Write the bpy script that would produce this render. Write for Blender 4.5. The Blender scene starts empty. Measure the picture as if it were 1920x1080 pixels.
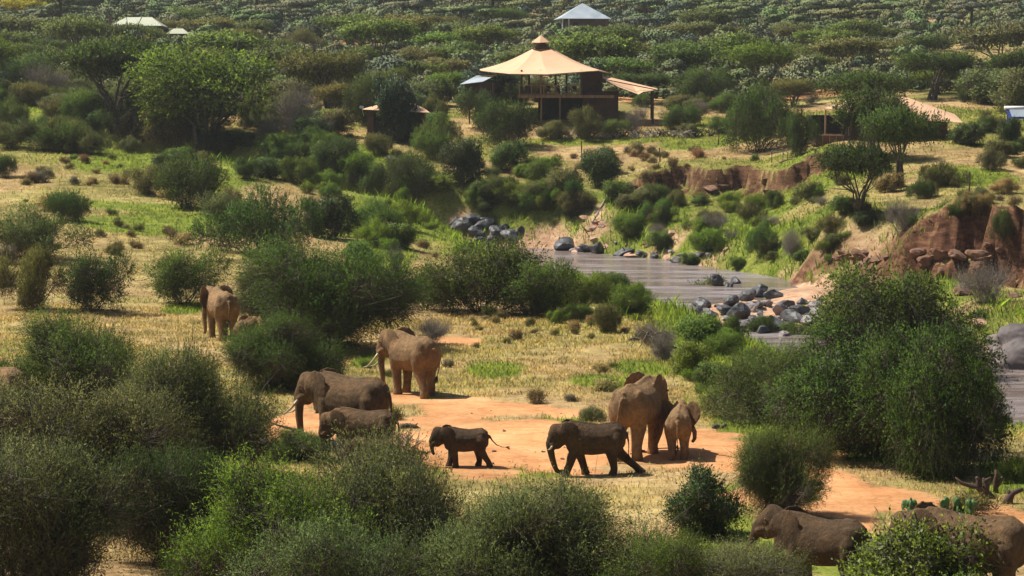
import bpy, math, random
import numpy as np
from mathutils import Vector, Matrix
R = math.radians
rng = np.random.default_rng(7)
random.seed(7)
C = bpy.context.scene.collection
SC = bpy.context.scene

# ------------------------------------------------------------------ camera, sky, sun, exposure
FPX = 4330.0; HC = 11.2; PITCH = R(4.44)
cam = bpy.data.cameras.new('camera'); camo = bpy.data.objects.new('camera', cam); C.objects.link(camo)
cam.lens = 36 * FPX / 1920; cam.sensor_width = 36; cam.clip_start = 0.5; cam.clip_end = 8000
camo.location = (0, 0, HC); camo.rotation_euler = (math.pi / 2 - PITCH, 0, 0)
SC.camera = camo
SUN_EL = R(56); SUN_BACK = R(20)            # sun high on the left, a little behind the animals
sdir = Vector((-math.cos(SUN_EL) * math.cos(SUN_BACK), math.cos(SUN_EL) * math.sin(SUN_BACK), math.sin(SUN_EL)))
w = bpy.data.worlds.new('World'); SC.world = w; w.use_nodes = True
nt = w.node_tree; bgn = nt.nodes['Background']
sky = nt.nodes.new('ShaderNodeTexSky'); sky.sky_type = 'NISHITA'; sky.sun_disc = False
sky.sun_elevation = SUN_EL; sky.sun_rotation = math.atan2(sdir.x, sdir.y)
nt.links.new(sky.outputs[0], bgn.inputs[0]); bgn.inputs[1].default_value = 0.05
sky.dust_density = 2.5
sl = bpy.data.lights.new('sun', 'SUN'); sl.energy = 5.0; sl.angle = R(0.5); sl.color = (1, 0.93, 0.80)
so = bpy.data.objects.new('sun', sl); C.objects.link(so)
so.rotation_euler = sdir.to_track_quat('Z', 'Y').to_euler()
SC.view_settings.view_transform = 'Standard'; SC.view_settings.look = 'None'
SC.view_settings.gamma = 1; SC.view_settings.exposure = 0.46
SC.cycles.max_bounces = 5; SC.cycles.diffuse_bounces = 3; SC.cycles.transmission_bounces = 3; SC.cycles.glossy_bounces = 2
SC.cycles.transparent_max_bounces = 4
SC.cycles.use_adaptive_sampling = True

# ------------------------------------------------------------------ noise (world space, numpy)
_perm = np.random.default_rng(3).permutation(512)
_gr = np.random.default_rng(4).random((512,))
def vnoise(x, y):
    xi = np.floor(x).astype(int); yi = np.floor(y).astype(int)
    fx = x - xi; fy = y - yi; fx = fx * fx * (3 - 2 * fx); fy = fy * fy * (3 - 2 * fy)
    def h(a, b): return _gr[_perm[(_perm[a & 511] + b) & 511]]
    return (h(xi, yi) * (1 - fx) + h(xi + 1, yi) * fx) * (1 - fy) + (h(xi, yi + 1) * (1 - fx) + h(xi + 1, yi + 1) * fx) * fy
def fbm(x, y, s, o=4):
    r = 0; a = 1; t = 0
    for k in range(o):
        r = r + a * vnoise(x / s + 17.3 * k, y / s + 9.1 * k); t += a; a *= .5; s = s / 2.03
    return r / t
def sstep(a, b, x):
    t = np.clip((x - a) / (b - a), 0, 1); return t * t * (3 - 2 * t)

# ------------------------------------------------------------------ terrain
def px_of(X, Y): return 960 + FPX * X / (Y * math.cos(PITCH))
YK = [0, 50, 90, 125, 150, 175, 200, 225, 255, 300, 380, 500, 700, 1000, 1600, 3000]
COLS = {
 -500: [0, 0, 0, .8, 2.4, 4.0, 5.8, 8, 11, 14.5, 20.5, 31, 49, 78, 120, 135],
 0:    [0, 0, 0, .5, 2.0, 3.6, 5.4, 7.8, 10.8, 14.5, 20.5, 31, 49, 78, 120, 135],
 400:  [0, 0, 0, .2, 1.4, 2.9, 4.8, 7.3, 10.4, 14.3, 20.5, 31, 49, 77, 110, 130],
 700:  [0, 0, 0, 0, .6, 1.6, 3.0, 5.6, 10.0, 14.0, 20.5, 31, 48, 76, 112, 130],
 900:  [0, 0, 0, 0, .2, .4, .8, 4.5, 10.2, 13.8, 20.5, 31, 47, 74, 105, 130],
 1100: [0, 0, 0, 0, 0, 0, .2, 4.4, 10.4, 13.6, 20.5, 31, 48, 76, 108, 130],
 1400: [0, 0, 0, 0, 0, .2, 1.5, 5.7, 10.0, 13.8, 20.5, 31, 49, 78, 118, 130],
 1600: [0, 0, 0, 0, 0, 3.6, 5.6, 8.2, 11.0, 14.2, 20.5, 31, 49, 80, 122, 130],
 1800: [0, 0, 0, 0, 1.6, 4.4, 6.2, 8.6, 11.3, 14.5, 21, 32, 50, 80, 125, 130],
 2500: [0, 0, 0, 0, 2.0, 5, 7, 9, 12, 15, 22, 33, 52, 84, 128, 135]}
_cp = sorted(COLS); _tab = np.array([COLS[c] for c in _cp], float)
_yf = np.linspace(0, 3000, 3001)
_fine = np.array([np.interp(_yf, YK, r) for r in _tab])
_kern = np.exp(-0.5 * (np.arange(-18, 19) / 6.5) ** 2); _kern /= _kern.sum()
_fine = np.array([np.convolve(np.pad(r, 18, mode='edge'), _kern, mode='valid') for r in _fine])
def base_z(X, Y):
    px = np.clip(px_of(X, np.maximum(Y, 5)), _cp[0], _cp[-1] - 1e-3)
    j = np.clip(np.searchsorted(_cp, px, side='right') - 1, 0, len(_cp) - 2)
    c = np.array(_cp, float); t = (px - c[j]) / (c[j + 1] - c[j]); t = t * t * (3 - 2 * t)
    yy = np.clip(Y, 0, 2998.9); yi = yy.astype(int); fy = yy - yi
    a = _fine[j, yi] * (1 - fy) + _fine[j, yi + 1] * fy
    b = _fine[j + 1, yi] * (1 - fy) + _fine[j + 1, yi + 1] * fy
    return a * (1 - t) + b * t
WATER = -1.5
RIV = [(-60, 250, 4), (-30, 226, 4), (-14, 215, 4), (0, 206, 5), (6, 190, 7.2), (11.5, 171, 8.4), (14.8, 155, 6.8), (16.5, 140, 5), (18, 125, 4.4), (22.5, 108, 7.5), (27.5, 94, 11.5), (50, 82, 13), (120, 80, 14), (300, 40, 16)]
def poly_dist(X, Y, P):
    best = np.full(X.shape, 1e9); par = np.zeros(X.shape); sgn = np.zeros(X.shape)
    for i in range(len(P) - 1):
        ax, ay = P[i][:2]; bx, by = P[i + 1][:2]; dx = bx - ax; dy = by - ay; L2 = dx * dx + dy * dy
        t = np.clip(((X - ax) * dx + (Y - ay) * dy) / L2, 0, 1)
        d = np.hypot(X - ax - t * dx, Y - ay - t * dy)
        s = np.sign(dx * (Y - ay) - dy * (X - ax))
        m = d < best; best = np.where(m, d, best); par = np.where(m, i + t, par); sgn = np.where(m, s, sgn)
    return best, par, sgn
def river_d(X, Y):
    d, p, s = poly_dist(X, Y, RIV)
    hw = np.interp(p, range(len(RIV)), [r[2] for r in RIV])
    return d - hw
# eroded cliff lines: (points, height, width below, width above); the high side is to the left of the line
CLIFFS = [([(10.5, 221), (13, 218.6), (16, 220), (19, 216.8), (22, 217.8), (25, 213.6), (28, 213.4), (31, 207)], 2.2, 3, 6),
          ([(16.5, 168), (19.5, 164), (22, 158), (25.5, 154.5), (30, 153), (34, 149), (39, 144), (46, 141)], 5.2, 4, 8)]
def ground_z(X, Y):
    X = np.asarray(X, float); Y = np.asarray(Y, float)
    shp = X.shape; X = np.atleast_1d(X); Y = np.atleast_1d(Y)
    z = base_z(X, Y)
    near = np.clip(Y / 60, .5, 8)
    z = z + (fbm(X, Y, 30) - .5) * .9 * sstep(95, 160, Y) + (fbm(X, Y, 6) - .5) * .28 + (fbm(X, Y, 160, 3) - .5) * sstep(350, 700, Y) * 16
    wob = (fbm(X + 40, Y, 5) - .5) * 4.2 + (fbm(X, Y + 70, 1.5, 4) - .5) * 2.6
    for P, H, lb, la in CLIFFS:
        d, p, s = poly_dist(X, Y, P)
        sd = d * s + wob
        end = sstep(0, .8, p) * sstep(0, .8, len(P) - 1 - p)
        end = end * np.where(d > 14, 0, 1)
        k1 = (fbm(X + 11, Y, 1.1, 3) - .5) * 1.6; k2 = (fbm(X, Y + 23, 1.7, 3) - .5) * 2.6
        if H > 3: step = .46 * sstep(-.2, .2, sd) + .32 * sstep(-.2, .2, sd + 1.1 + k1) + .22 * sstep(-.2, .2, sd - .8 + k2) - .5
        else: step = .8 * sstep(-.18, .18, sd) + .2 * sstep(-.3, .3, sd + 1.2 + k1) - .5
        g = step * np.exp(-np.maximum(np.abs(sd) - 2.2, 0) / np.where(sd > 0, la, lb))
        z = z + H * g * end
        rg = 1 - 2 * np.abs(fbm(X + 7, Y + 3, 2.1 if H > 3 else 1.2, 4) - .5)
        rg = rg + (fbm(X + 31, Y, .9, 3) - .5) * .5
        z = z + (rg - .8) * (2.4 if H > 3 else .9) * end * np.exp(-((sd + .8) / (3.2 if H > 3 else 1.4)) ** 2)
    rd = river_d(X, Y) + (fbm(X, Y, 7) - .5) * 2.2
    t = sstep(-1.5, 4.5, rd)
    zz = -2.6 + (z + 2.6) * t
    # the bar of sand and rock in the narrows
    bar = np.exp(-(((X - 15.2) / 5.0) ** 2 + ((Y - 142) / 13) ** 2) ** 2)
    bar2 = np.exp(-(((X - 21.5) / 5.2) ** 2 + ((Y - 156) / 9.5) ** 2) ** 2)
    zz = zz + (np.maximum(zz, -1.22 + (fbm(X, Y, 2.2) - .5) * .9) - zz) * bar
    zz = zz + (np.clip(zz, -1.1, -.75) - zz) * bar2
    return zz.reshape(shp) if shp else float(zz[0])
def ray(px, py):
    u = (px - 960) / FPX; v = (py - 540) / FPX
    d = np.array([u, math.cos(PITCH) - v * math.sin(PITCH), -math.sin(PITCH) - v * math.cos(PITCH)])
    return d / d[1]
_ys = np.concatenate([np.arange(30, 330, .25), np.arange(330, 1500, 1.5)])
def hit(px, py):
    d = ray(px, py); X = d[0] * _ys; Z = HC + d[2] * _ys
    g = ground_z(X, _ys); k = np.where(Z <= g)[0]
    y = _ys[k[0]] if len(k) else 1000.0
    return float(d[0] * y), float(y), float(ground_z(d[0] * y, y))
def at(px, py, Y):
    d = ray(px, py); return Vector((d[0] * Y, Y, HC + d[2] * Y))
def S(Y): return Y / FPX        # metres per photo pixel at depth Y

# ------------------------------------------------------------------ mesh helpers
def mesh_np(name, V, F, smooth=False):
    me = bpy.data.meshes.new(name); V = np.asarray(V, np.float32); F = np.asarray(F, np.int32)
    n, k = F.shape
    me.vertices.add(len(V)); me.vertices.foreach_set('co', V.ravel())
    me.loops.add(n * k); me.loops.foreach_set('vertex_index', F.ravel())
    me.polygons.add(n); me.polygons.foreach_set('loop_start', np.arange(0, n * k, k, dtype=np.int32))
    me.polygons.foreach_set('loop_total', np.full(n, k, np.int32))
    if smooth: me.polygons.foreach_set('use_smooth', np.ones(n, bool))
    me.update(calc_edges=True); return me
def set_n(me, N):
    at_ = me.attributes.new('leaf_normal', 'FLOAT_VECTOR', 'POINT'); at_.data.foreach_set('vector', np.asarray(N, np.float32).ravel())
class MB:
    def __init__(s): s.v = []; s.f = []
    def add(s, V, F):
        o = len(s.v); s.v += [tuple(map(float, p)) for p in V]; s.f += [tuple(int(i) + o for i in f) for f in F]; return s
    def box(s, c, d, rot=None):
        V = [Vector((x * d[0] / 2, y * d[1] / 2, z * d[2] / 2)) for x in (-1, 1) for y in (-1, 1) for z in (-1, 1)]
        if rot is not None: V = [rot @ p for p in V]
        V = [p + Vector(c) for p in V]
        return s.add(V, [(0, 1, 3, 2), (4, 6, 7, 5), (0, 4, 5, 1), (2, 3, 7, 6), (0, 2, 6, 4), (1, 5, 7, 3)])
    def tube(s, P, r, n=6, cap=True):
        P = [Vector(p) for p in P]; m = len(P); V = []; F = []
        if not hasattr(r, '__len__'): r = [r] * m
        up = None
        for i in range(m):
            t = (P[min(i + 1, m - 1)] - P[max(i - 1, 0)])
            t = t.normalized() if t.length > 1e-9 else Vector((0, 0, 1))
            if up is None: a = Vector((1, 0, 0)) if abs(t.x) < .8 else Vector((0, 1, 0)); up = (a - t * a.dot(t)).normalized()
            else:
                up = up - t * up.dot(t); up = up.normalized() if up.length > 1e-6 else t.orthogonal().normalized()
            b = t.cross(up)
            for k in range(n):
                a = 2 * math.pi * k / n; V.append(P[i] + (up * math.cos(a) + b * math.sin(a)) * r[i])
        for i in range(m - 1):
            for k in range(n):
                k2 = (k + 1) % n; F.append((i * n + k, i * n + k2, (i + 1) * n + k2, (i + 1) * n + k))
        if cap: F.append(tuple(range(n))[::-1]); F.append(tuple((m - 1) * n + k for k in range(n)))
        return s.add(V, F)
    def ball(s, c, r, seg=12, rings=8, rot=None):
        V = []; F = []
        if not hasattr(r, '__len__'): r = (r, r, r)
        V.append(Vector((0, 0, -r[2])))
        for i in range(1, rings):
            ph = -math.pi / 2 + math.pi * i / rings
            for k in range(seg):
                a = 2 * math.pi * k / seg; V.append(Vector((r[0] * math.cos(ph) * math.cos(a), r[1] * math.cos(ph) * math.sin(a), r[2] * math.sin(ph))))
        V.append(Vector((0, 0, r[2]))); L = len(V) - 1
        for k in range(seg):
            k2 = (k + 1) % seg; F.append((0, 1 + k2, 1 + k)); F.append((L, L - seg + k, L - seg + k2))
            for i in range(rings - 2):
                a = 1 + i * seg; F.append((a + k, a + k2, a + seg + k2, a + seg + k))
        if rot is not None: V = [rot @ p for p in V]
        return s.add([p + Vector(c) for p in V], F)
    def mesh(s, name, smooth=False):
        me = bpy.data.meshes.new(name); me.from_pydata(s.v, [], s.f)
        if smooth: me.polygons.foreach_set('use_smooth', np.ones(len(s.f), bool))
        me.update(); return me
    def build(s, name, mat, parent=None, smooth=False): return link(name, s.mesh(name, smooth), mat, parent)
def link(name, me, mat=None, parent=None):
    o = bpy.data.objects.new(name, me); C.objects.link(o)
    if mat is not None and not me.materials: me.materials.append(mat)
    if parent is not None: o.parent = parent
    return o
def tag(o, label=None, cat=None, group=None, kind=None):
    if label: o['label'] = label
    if cat: o['category'] = cat
    if group: o['group'] = group
    if kind: o['kind'] = kind
    return o
def empty(name, loc, rz=0):
    o = bpy.data.objects.new(name, None); C.objects.link(o); o.location = loc; o.rotation_euler = (0, 0, rz); o.empty_display_size = .3; return o
_CH = {}
def kids(o):
    return _CH.setdefault(o.name, [c for c in bpy.data.objects if c.parent == o])
def copy_tree(o, parent=None):
    c = o.copy(); C.objects.link(c)
    if parent is not None: c.parent = parent
    for ch in kids(o): copy_tree(ch, c)
    return c

# ------------------------------------------------------------------ materials
def newmat(name):
    m = bpy.data.materials.new(name); m.use_nodes = True; n = m.node_tree; return m, n, n.nodes['Principled BSDF']
def noise(n, scale, detail=4, coord='Object', rough=.55, stretch=None):
    tc = n.nodes.new('ShaderNodeTexCoord'); t = n.nodes.new('ShaderNodeTexNoise'); src = tc.outputs[coord]
    if stretch:
        mp = n.nodes.new('ShaderNodeMapping'); mp.inputs['Scale'].default_value = stretch; n.links.new(src, mp.inputs[0]); src = mp.outputs[0]
    n.links.new(src, t.inputs['Vector']); t.inputs['Scale'].default_value = scale; t.inputs['Detail'].default_value = detail; t.inputs['Roughness'].default_value = rough
    return t.outputs['Fac']
def ramp(n, fac, stops):
    r = n.nodes.new('ShaderNodeValToRGB'); e = r.color_ramp.elements
    while len(e) > 1: e.remove(e[-1])
    e[0].position = stops[0][0]; e[0].color = (*stops[0][1], 1) if hasattr(stops[0][1], '__len__') else (stops[0][1],) * 3 + (1,)
    for p, c in stops[1:]:
        x = e.new(p); x.color = (*c, 1) if hasattr(c, '__len__') else (c, c, c, 1)
    n.links.new(fac, r.inputs[0]); return r.outputs[0]
def mix(n, a, b, fac, mode='MIX'):
    m = n.nodes.new('ShaderNodeMix'); m.data_type = 'RGBA'; m.blend_type = mode; m.clamp_factor = True
    for s, v in ((m.inputs[6], a), (m.inputs[7], b), (m.inputs[0], fac)):
        if isinstance(v, (int, float)): s.default_value = v
        elif isinstance(v, tuple): s.default_value = (*v, 1)
        else: n.links.new(v, s)
    return m.outputs[2]
def bump(n, h, bs, strength=.4, dist=.05):
    b = n.nodes.new('ShaderNodeBump'); b.inputs['Strength'].default_value = strength; b.inputs['Distance'].default_value = dist
    n.links.new(h, b.inputs['Height']); n.links.new(b.outputs[0], bs.inputs['Normal'])
def simple(name, c1, c2, scale=2, rough=.8, bmp=.3, dist=.03, stretch=None, metal=0, spec=None, coord='Object'):
    m, n, b = newmat(name); f = noise(n, scale, 5, coord, stretch=stretch)
    n.links.new(ramp(n, f, [(.32, c1), (.68, c2)]), b.inputs['Base Color'])
    b.inputs['Roughness'].default_value = rough; b.inputs['Metallic'].default_value = metal
    if spec is not None: b.inputs['Specular IOR Level'].default_value = spec
    if bmp: bump(n, f, b, bmp, dist)
    return m
def leafmat(name, rough=.65, transl=.26, spec=.16, clump=1.2, lo=.7, hi=1.25, top=1.6):
    m, n, b = newmat(name); out = n.nodes['Material Output']
    oi = n.nodes.new('ShaderNodeObjectInfo'); ge = n.nodes.new('ShaderNodeNewGeometry')
    f = noise(n, clump, 3)
    c = mix(n, oi.outputs['Color'], ramp(n, f, [(.3, (.62, .72, .7)), (.7, (1.45, 1.3, 1.05))]), 1.0, 'MULTIPLY')
    c = mix(n, c, ramp(n, ge.outputs['Random Per Island'], [(0, (lo, lo, lo)), (.5, (1, 1, 1)), (.9, (hi, hi, hi * .95)), (1, (top, top * .95, top * .9))]), 1.0, 'MULTIPLY')
    n.links.new(c, b.inputs['Base Color']); b.inputs['Roughness'].default_value = rough; b.inputs['Specular IOR Level'].default_value = spec
    at_ = n.nodes.new('ShaderNodeAttribute'); at_.attribute_name = 'leaf_normal'; vt = n.nodes.new('ShaderNodeVectorTransform'); vt.vector_type = 'NORMAL'; vt.convert_from = 'OBJECT'; vt.convert_to = 'WORLD'
    n.links.new(at_.outputs['Vector'], vt.inputs[0]); vn = n.nodes.new('ShaderNodeVectorMath'); vn.operation = 'NORMALIZE'; n.links.new(vt.outputs[0], vn.inputs[0]); n.links.new(vn.outputs[0], b.inputs['Normal'])
    t = n.nodes.new('ShaderNodeBsdfTranslucent'); n.links.new(mix(n, c, (1.2, 1.25, .6), 1.0, 'MULTIPLY'), t.inputs[0])
    ms = n.nodes.new('ShaderNodeMixShader'); ms.inputs[0].default_value = transl
    n.links.new(b.outputs[0], ms.inputs[1]); n.links.new(t.outputs[0], ms.inputs[2]); n.links.new(ms.outputs[0], out.inputs[0])
    return m
M = {}
M['leaf'] = leafmat('leaf')
M['glossleaf'] = leafmat('gloss_leaf', .5, .22, .28, top=1.5)
M['grass'] = leafmat('grass_blade', .8, .3, .1, .35, lo=.78, hi=1.12, top=1.22)
M['bark'] = simple('bark', (.05, .04, .03), (.16, .13, .1), 6, .9, .6, .03)
M['greybark'] = simple('grey_twig', (.16, .14, .12), (.36, .32, .29), 5, .9, .3)
M['rock_dark'] = simple('dark_rock', (.025, .026, .03), (.115, .12, .135), 1.6, .55, .6, .08, spec=.4)
M['rock_grey'] = simple('grey_rock', (.13, .115, .12), (.33, .29, .3), 1.1, .6, .7, .12)
M['rock_pink'] = simple('pink_rock', (.30, .16, .11), (.58, .36, .26), 1.3, .8, .6, .08)
M['rock_big'] = simple('purple_rock', (.06, .05, .056), (.24, .19, .185), 1.1, .7, 1.0, .4, stretch=(1, 1, .5))
M['canvas'] = simple('tan_canvas', (.66, .40, .245), (.74, .47, .30), .35, .85, .12, .05)
M['wood'] = simple('brown_wood', (.24, .14, .07), (.42, .27, .15), 4, .8, .3, .02, (1, 1, .2))
M['darkwood'] = simple('dark_wood', (.05, .028, .02), (.11, .06, .04), 4, .8, .3, .02)
M['mud'] = simple('mud_wall', (.085, .052, .036), (.155, .092, .062), 1.2, .9, .4, .04)
M['dark'] = simple('dark_screen', (.012, .013, .012), (.03, .03, .028), 2, .9, 0)  # near-black for dark parts and for the painted shade in the tent porch
M['metal'] = simple('zinc_sheet', (.42, .5, .58), (.6, .68, .75), .5, .42, 0, metal=.35)
M['greenroof'] = simple('pale_green_roof', (.42, .45, .34), (.52, .55, .43), .5, .6, 0)
M['ivory'] = simple('ivory', (.40, .33, .2), (.58, .50, .34), 8, .4, .1)
M['eye'] = simple('eye', (.01, .008, .006), (.02, .012, .01), 8, .15, 0)
M['white'] = simple('white_plastic', (.7, .72, .75), (.85, .86, .88), 6, .4, .1)
M['blue'] = simple('blue_glass', (.03, .05, .22), (.06, .09, .35), 3, .2, 0)
M['brick'] = simple('orange_brick', (.42, .14, .07), (.55, .22, .12), 6, .9, .4)
M['cactus'] = simple('cactus_pad', (.05, .12, .035), (.10, .2, .06), 5, .55, .3)
M['straw'] = simple('dry_wood', (.3, .25, .2), (.5, .44, .37), 5, .9, .3)
def ele_mat():
    m, n, b = newmat('elephant_skin')
    f = noise(n, 1.6, 5); g = noise(n, 7, 8, rough=.75, stretch=(1.5, 1.5, .9)); oi = n.nodes.new('ShaderNodeObjectInfo')
    c = ramp(n, f, [(.3, (.66, .66, .68)), (.5, (1, .98, .95)), (.72, (1.45, 1.32, 1.18))])
    c = mix(n, oi.outputs['Color'], c, 1.0, 'MULTIPLY')
    c = mix(n, c, ramp(n, g, [(.35, (.6, .58, .58)), (.6, (1.1, 1.1, 1.1))]), 1.0, 'MULTIPLY')
    n.links.new(c, b.inputs['Base Color']); b.inputs['Roughness'].default_value = .85; b.inputs['Specular IOR Level'].default_value = .25
    bump(n, g, b, 1.0, .07); return m
M['skin'] = ele_mat()

# ------------------------------------------------------------------ ground sheet
rows = np.concatenate([np.linspace(8, 50, 40, endpoint=False), np.linspace(50, 130, 200, endpoint=False), np.linspace(130, 262, 400, endpoint=False),
                       262 * np.exp(np.linspace(0, math.log(3000 / 262), 240))])
cols = np.sinh(np.linspace(-1.5, 1.5, 560)) / math.sinh(1.5)
YY, AA = np.meshgrid(rows, cols, indexing='ij')
XX = AA * (YY * .62 + 32)
ZZ = ground_z(XX, YY)
nr, nc = XX.shape
idx = np.arange(nr * nc).reshape(nr, nc)
F = np.stack([idx[:-1, :-1], idx[:-1, 1:], idx[1:, 1:], idx[1:, :-1]], -1).reshape(-1, 4)
gme = mesh_np('ground', np.stack([XX, YY, ZZ], -1).reshape(-1, 3), F, True)
_lr = np.log(rows)
def gfast(X, Y):
    X = np.atleast_1d(np.asarray(X, float)); Y = np.atleast_1d(np.asarray(Y, float))
    i = np.clip(np.searchsorted(rows, Y) - 1, 0, nr - 2); A = X / (Y * .62 + 32); j = np.clip(np.searchsorted(cols, A) - 1, 0, nc - 2)
    fy = (Y - rows[i]) / (rows[i + 1] - rows[i]); fx = (A - cols[j]) / (cols[j + 1] - cols[j])
    return (ZZ[i, j] * (1 - fx) + ZZ[i, j + 1] * fx) * (1 - fy) + (ZZ[i + 1, j] * (1 - fx) + ZZ[i + 1, j + 1] * fx) * fy
# cover masks, all in world metres: ellipses (px, py, rx_px, ry_px) are turned into ground ellipses once
def blob(px, py, rx, ry):
    x, y, z = hit(px, py); y0 = hit(px, py + ry)[1]; y1 = hit(px, py - ry)[1]
    return (x, y, rx * S(y), max((y1 - y0) / 2, .5))
DIRT = [blob(*b) for b in [(740, 748, 70, 14), (860, 765, 110, 24), (960, 768, 110, 16), (900, 830, 150, 55), (1060, 850, 130, 42), (1250, 845, 170, 42), (1350, 860, 110, 40),
        (560, 790, 60, 40), (620, 800, 90, 40), (800, 830, 110, 35), (1500, 850, 90, 24), (1560, 900, 80, 24), (1640, 930, 110, 24), (1740, 950, 80, 18), (1570, 960, 60, 16), (1430, 930, 70, 25), (1060, 775, 60, 10),
        (820, 790, 120, 18), (680, 765, 60, 14), (980, 800, 90, 16), (15, 480, 20, 14), (850, 640, 60, 7), (700, 545, 20, 8), (30, 760, 40, 20), (1600, 975, 40, 30), (1880, 970, 60, 24)]]
GREEN = [blob(*b) for b in [(300, 415, 150, 26), (430, 430, 80, 20), (720, 400, 110, 45), (620, 215, 40, 10), (640, 290, 150, 50), (800, 420, 70, 30), (560, 330, 110, 40), (1000, 375, 80, 24), (700, 500, 70, 60), (1160, 520, 90, 50),
        (1300, 610, 90, 32), (1350, 650, 90, 30), (1130, 715, 70, 16), (930, 695, 70, 16), (1060, 790, 60, 8), (690, 680, 40, 14), (1200, 690, 70, 20), (860, 770, 1, 1), (950, 885, 160, 14), (1340, 735, 40, 20), (1370, 760, 30, 10),
        (1160, 265, 190, 9), (1300, 270, 90, 12), (1520, 290, 80, 14), (1360, 240, 80, 30), (1480, 370, 150, 40), (1320, 440, 120, 40), (1240, 400, 70, 30), (1580, 420, 80, 20), (1420, 450, 80, 40), (1180, 450, 50, 20),
        (1900, 900, 50, 40), (1850, 920, 50, 12), (1820, 330, 100, 24), (1780, 380, 80, 14), (1760, 590, 90, 14), (1390, 930, 60, 24), (1380, 1010, 90, 60), (1640, 1050, 70, 40), (1560, 1060, 60, 30), (1450, 800, 120, 40), (1640, 860, 80, 14),
        (1540, 505, 60, 26), (1500, 445, 90, 40), (930, 425, 110, 22), (1060, 440, 60, 20), (1000, 400, 100, 30), (60, 210, 140, 40), (250, 290, 90, 24), (450, 320, 60, 30), (1040, 350, 60, 30), (930, 400, 90, 24), (1480, 940, 90, 20), (1640, 240, 120, 20), (540, 660, 40, 20), (350, 580, 50, 12), (260, 390, 150, 10)]]
def soft(X, Y, BL, p=1.0):
    r = np.zeros(X.shape)
    for (bx, by, rx, ry) in BL:
        q = ((X - bx) / rx) ** 2 + ((Y - by) / ry) ** 2
        r = np.maximum(r, np.exp(-(q ** 1.2) * .9))
    return r
def masks(X, Y):
    n1 = fbm(X, Y, 5, 5) - .5; n2 = fbm(X + 90, Y + 31, 14, 4) - .5
    dirt = sstep(.44, .64, soft(X, Y, DIRT) + n1 * .9 + (fbm(X, Y + 5, 1.2, 3) - .5) * .5)
    dirt = np.maximum(dirt, sstep(.62, .7, fbm(X + 5, Y, 22, 5)) * sstep(230, 300, Y) * .9)
    green = sstep(.3, .7, soft(X, Y, GREEN) + n1 * .8)
    rd = river_d(X, Y)
    green = np.maximum(green, sstep(13, 5, rd + n2 * 8) * sstep(.5, 1.5, rd) * .85)
    green = np.maximum(green, sstep(-.06, .16, n2 + n1 * .4) * (.35 + .3 * sstep(150, 260, Y)))
    green = np.maximum(green, sstep(.30, .46, fbm(X + 3, Y + 8, 7, 4)) * sstep(20, 8, np.abs(X - 14)) * sstep(235, 215, Y) * sstep(160, 180, Y) * .75)
    return dirt, green * (1 - dirt)
dm, gm = masks(XX, YY)
gy, gx = np.gradient(ZZ); slope = np.hypot(gx / np.maximum(np.gradient(XX, axis=1), 1e-3), gy / np.maximum(np.gradient(YY, axis=0), 1e-3))
rd = river_d(XX, YY)
nearc = np.zeros(XX.shape)
for P_, H_, lb_, la_ in CLIFFS:
    d_, p_, s_ = poly_dist(XX, YY, P_); nearc = np.maximum(nearc, (.95 if H_ < 3 else 1) * sstep(6.5 if H_ > 3 else 4.0, 3.0 if H_ > 3 else 2.4, d_ + (fbm(XX, YY, 4) - .5) * 4))
rock = sstep(.5, .95, slope) * np.maximum(nearc, .06 * sstep(240, 200, YY) * (rd > 0))
sand = np.exp(-(((XX - 21.5) / 6) ** 2 + ((YY - 156) / 11) ** 2) ** 2)
sand = np.maximum(sand, np.exp(-(((XX - 15.2) / 5) ** 2 + ((YY - 142) / 13) ** 2) ** 2) * sstep(.35, .6, fbm(XX, YY, 3)))
sand = np.maximum(sand, sstep(1.3, .3, rd + (fbm(XX, YY, 6) - .5) * 5))
sand = np.maximum(sand, sstep(.62, .66, fbm(XX + 11, YY + 3, 34, 4)) * sstep(420, 520, YY))
sand = np.maximum(sand, soft(XX, YY, [blob(*b) for b in [(1790, 595, 120, 12), (1500, 545, 60, 20), (1110, 435, 40, 22), (1250, 465, 40, 18), (1120, 410, 24, 30), (1330, 490, 30, 14), (860, 415, 22, 8), (1000, 450, 24, 8), (1180, 375, 14, 12)]]) * sstep(.25, .55, fbm(XX, YY, 3) + .1))
gm = gm * (1 - rock) * (1 - sand)
for nm, arr in (('dirt', dm), ('green', gm), ('cliff', rock), ('sand', sand)):
    a = gme.attributes.new(nm, 'FLOAT', 'POINT'); a.data.foreach_set('value', arr.astype(np.float32).ravel())
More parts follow.
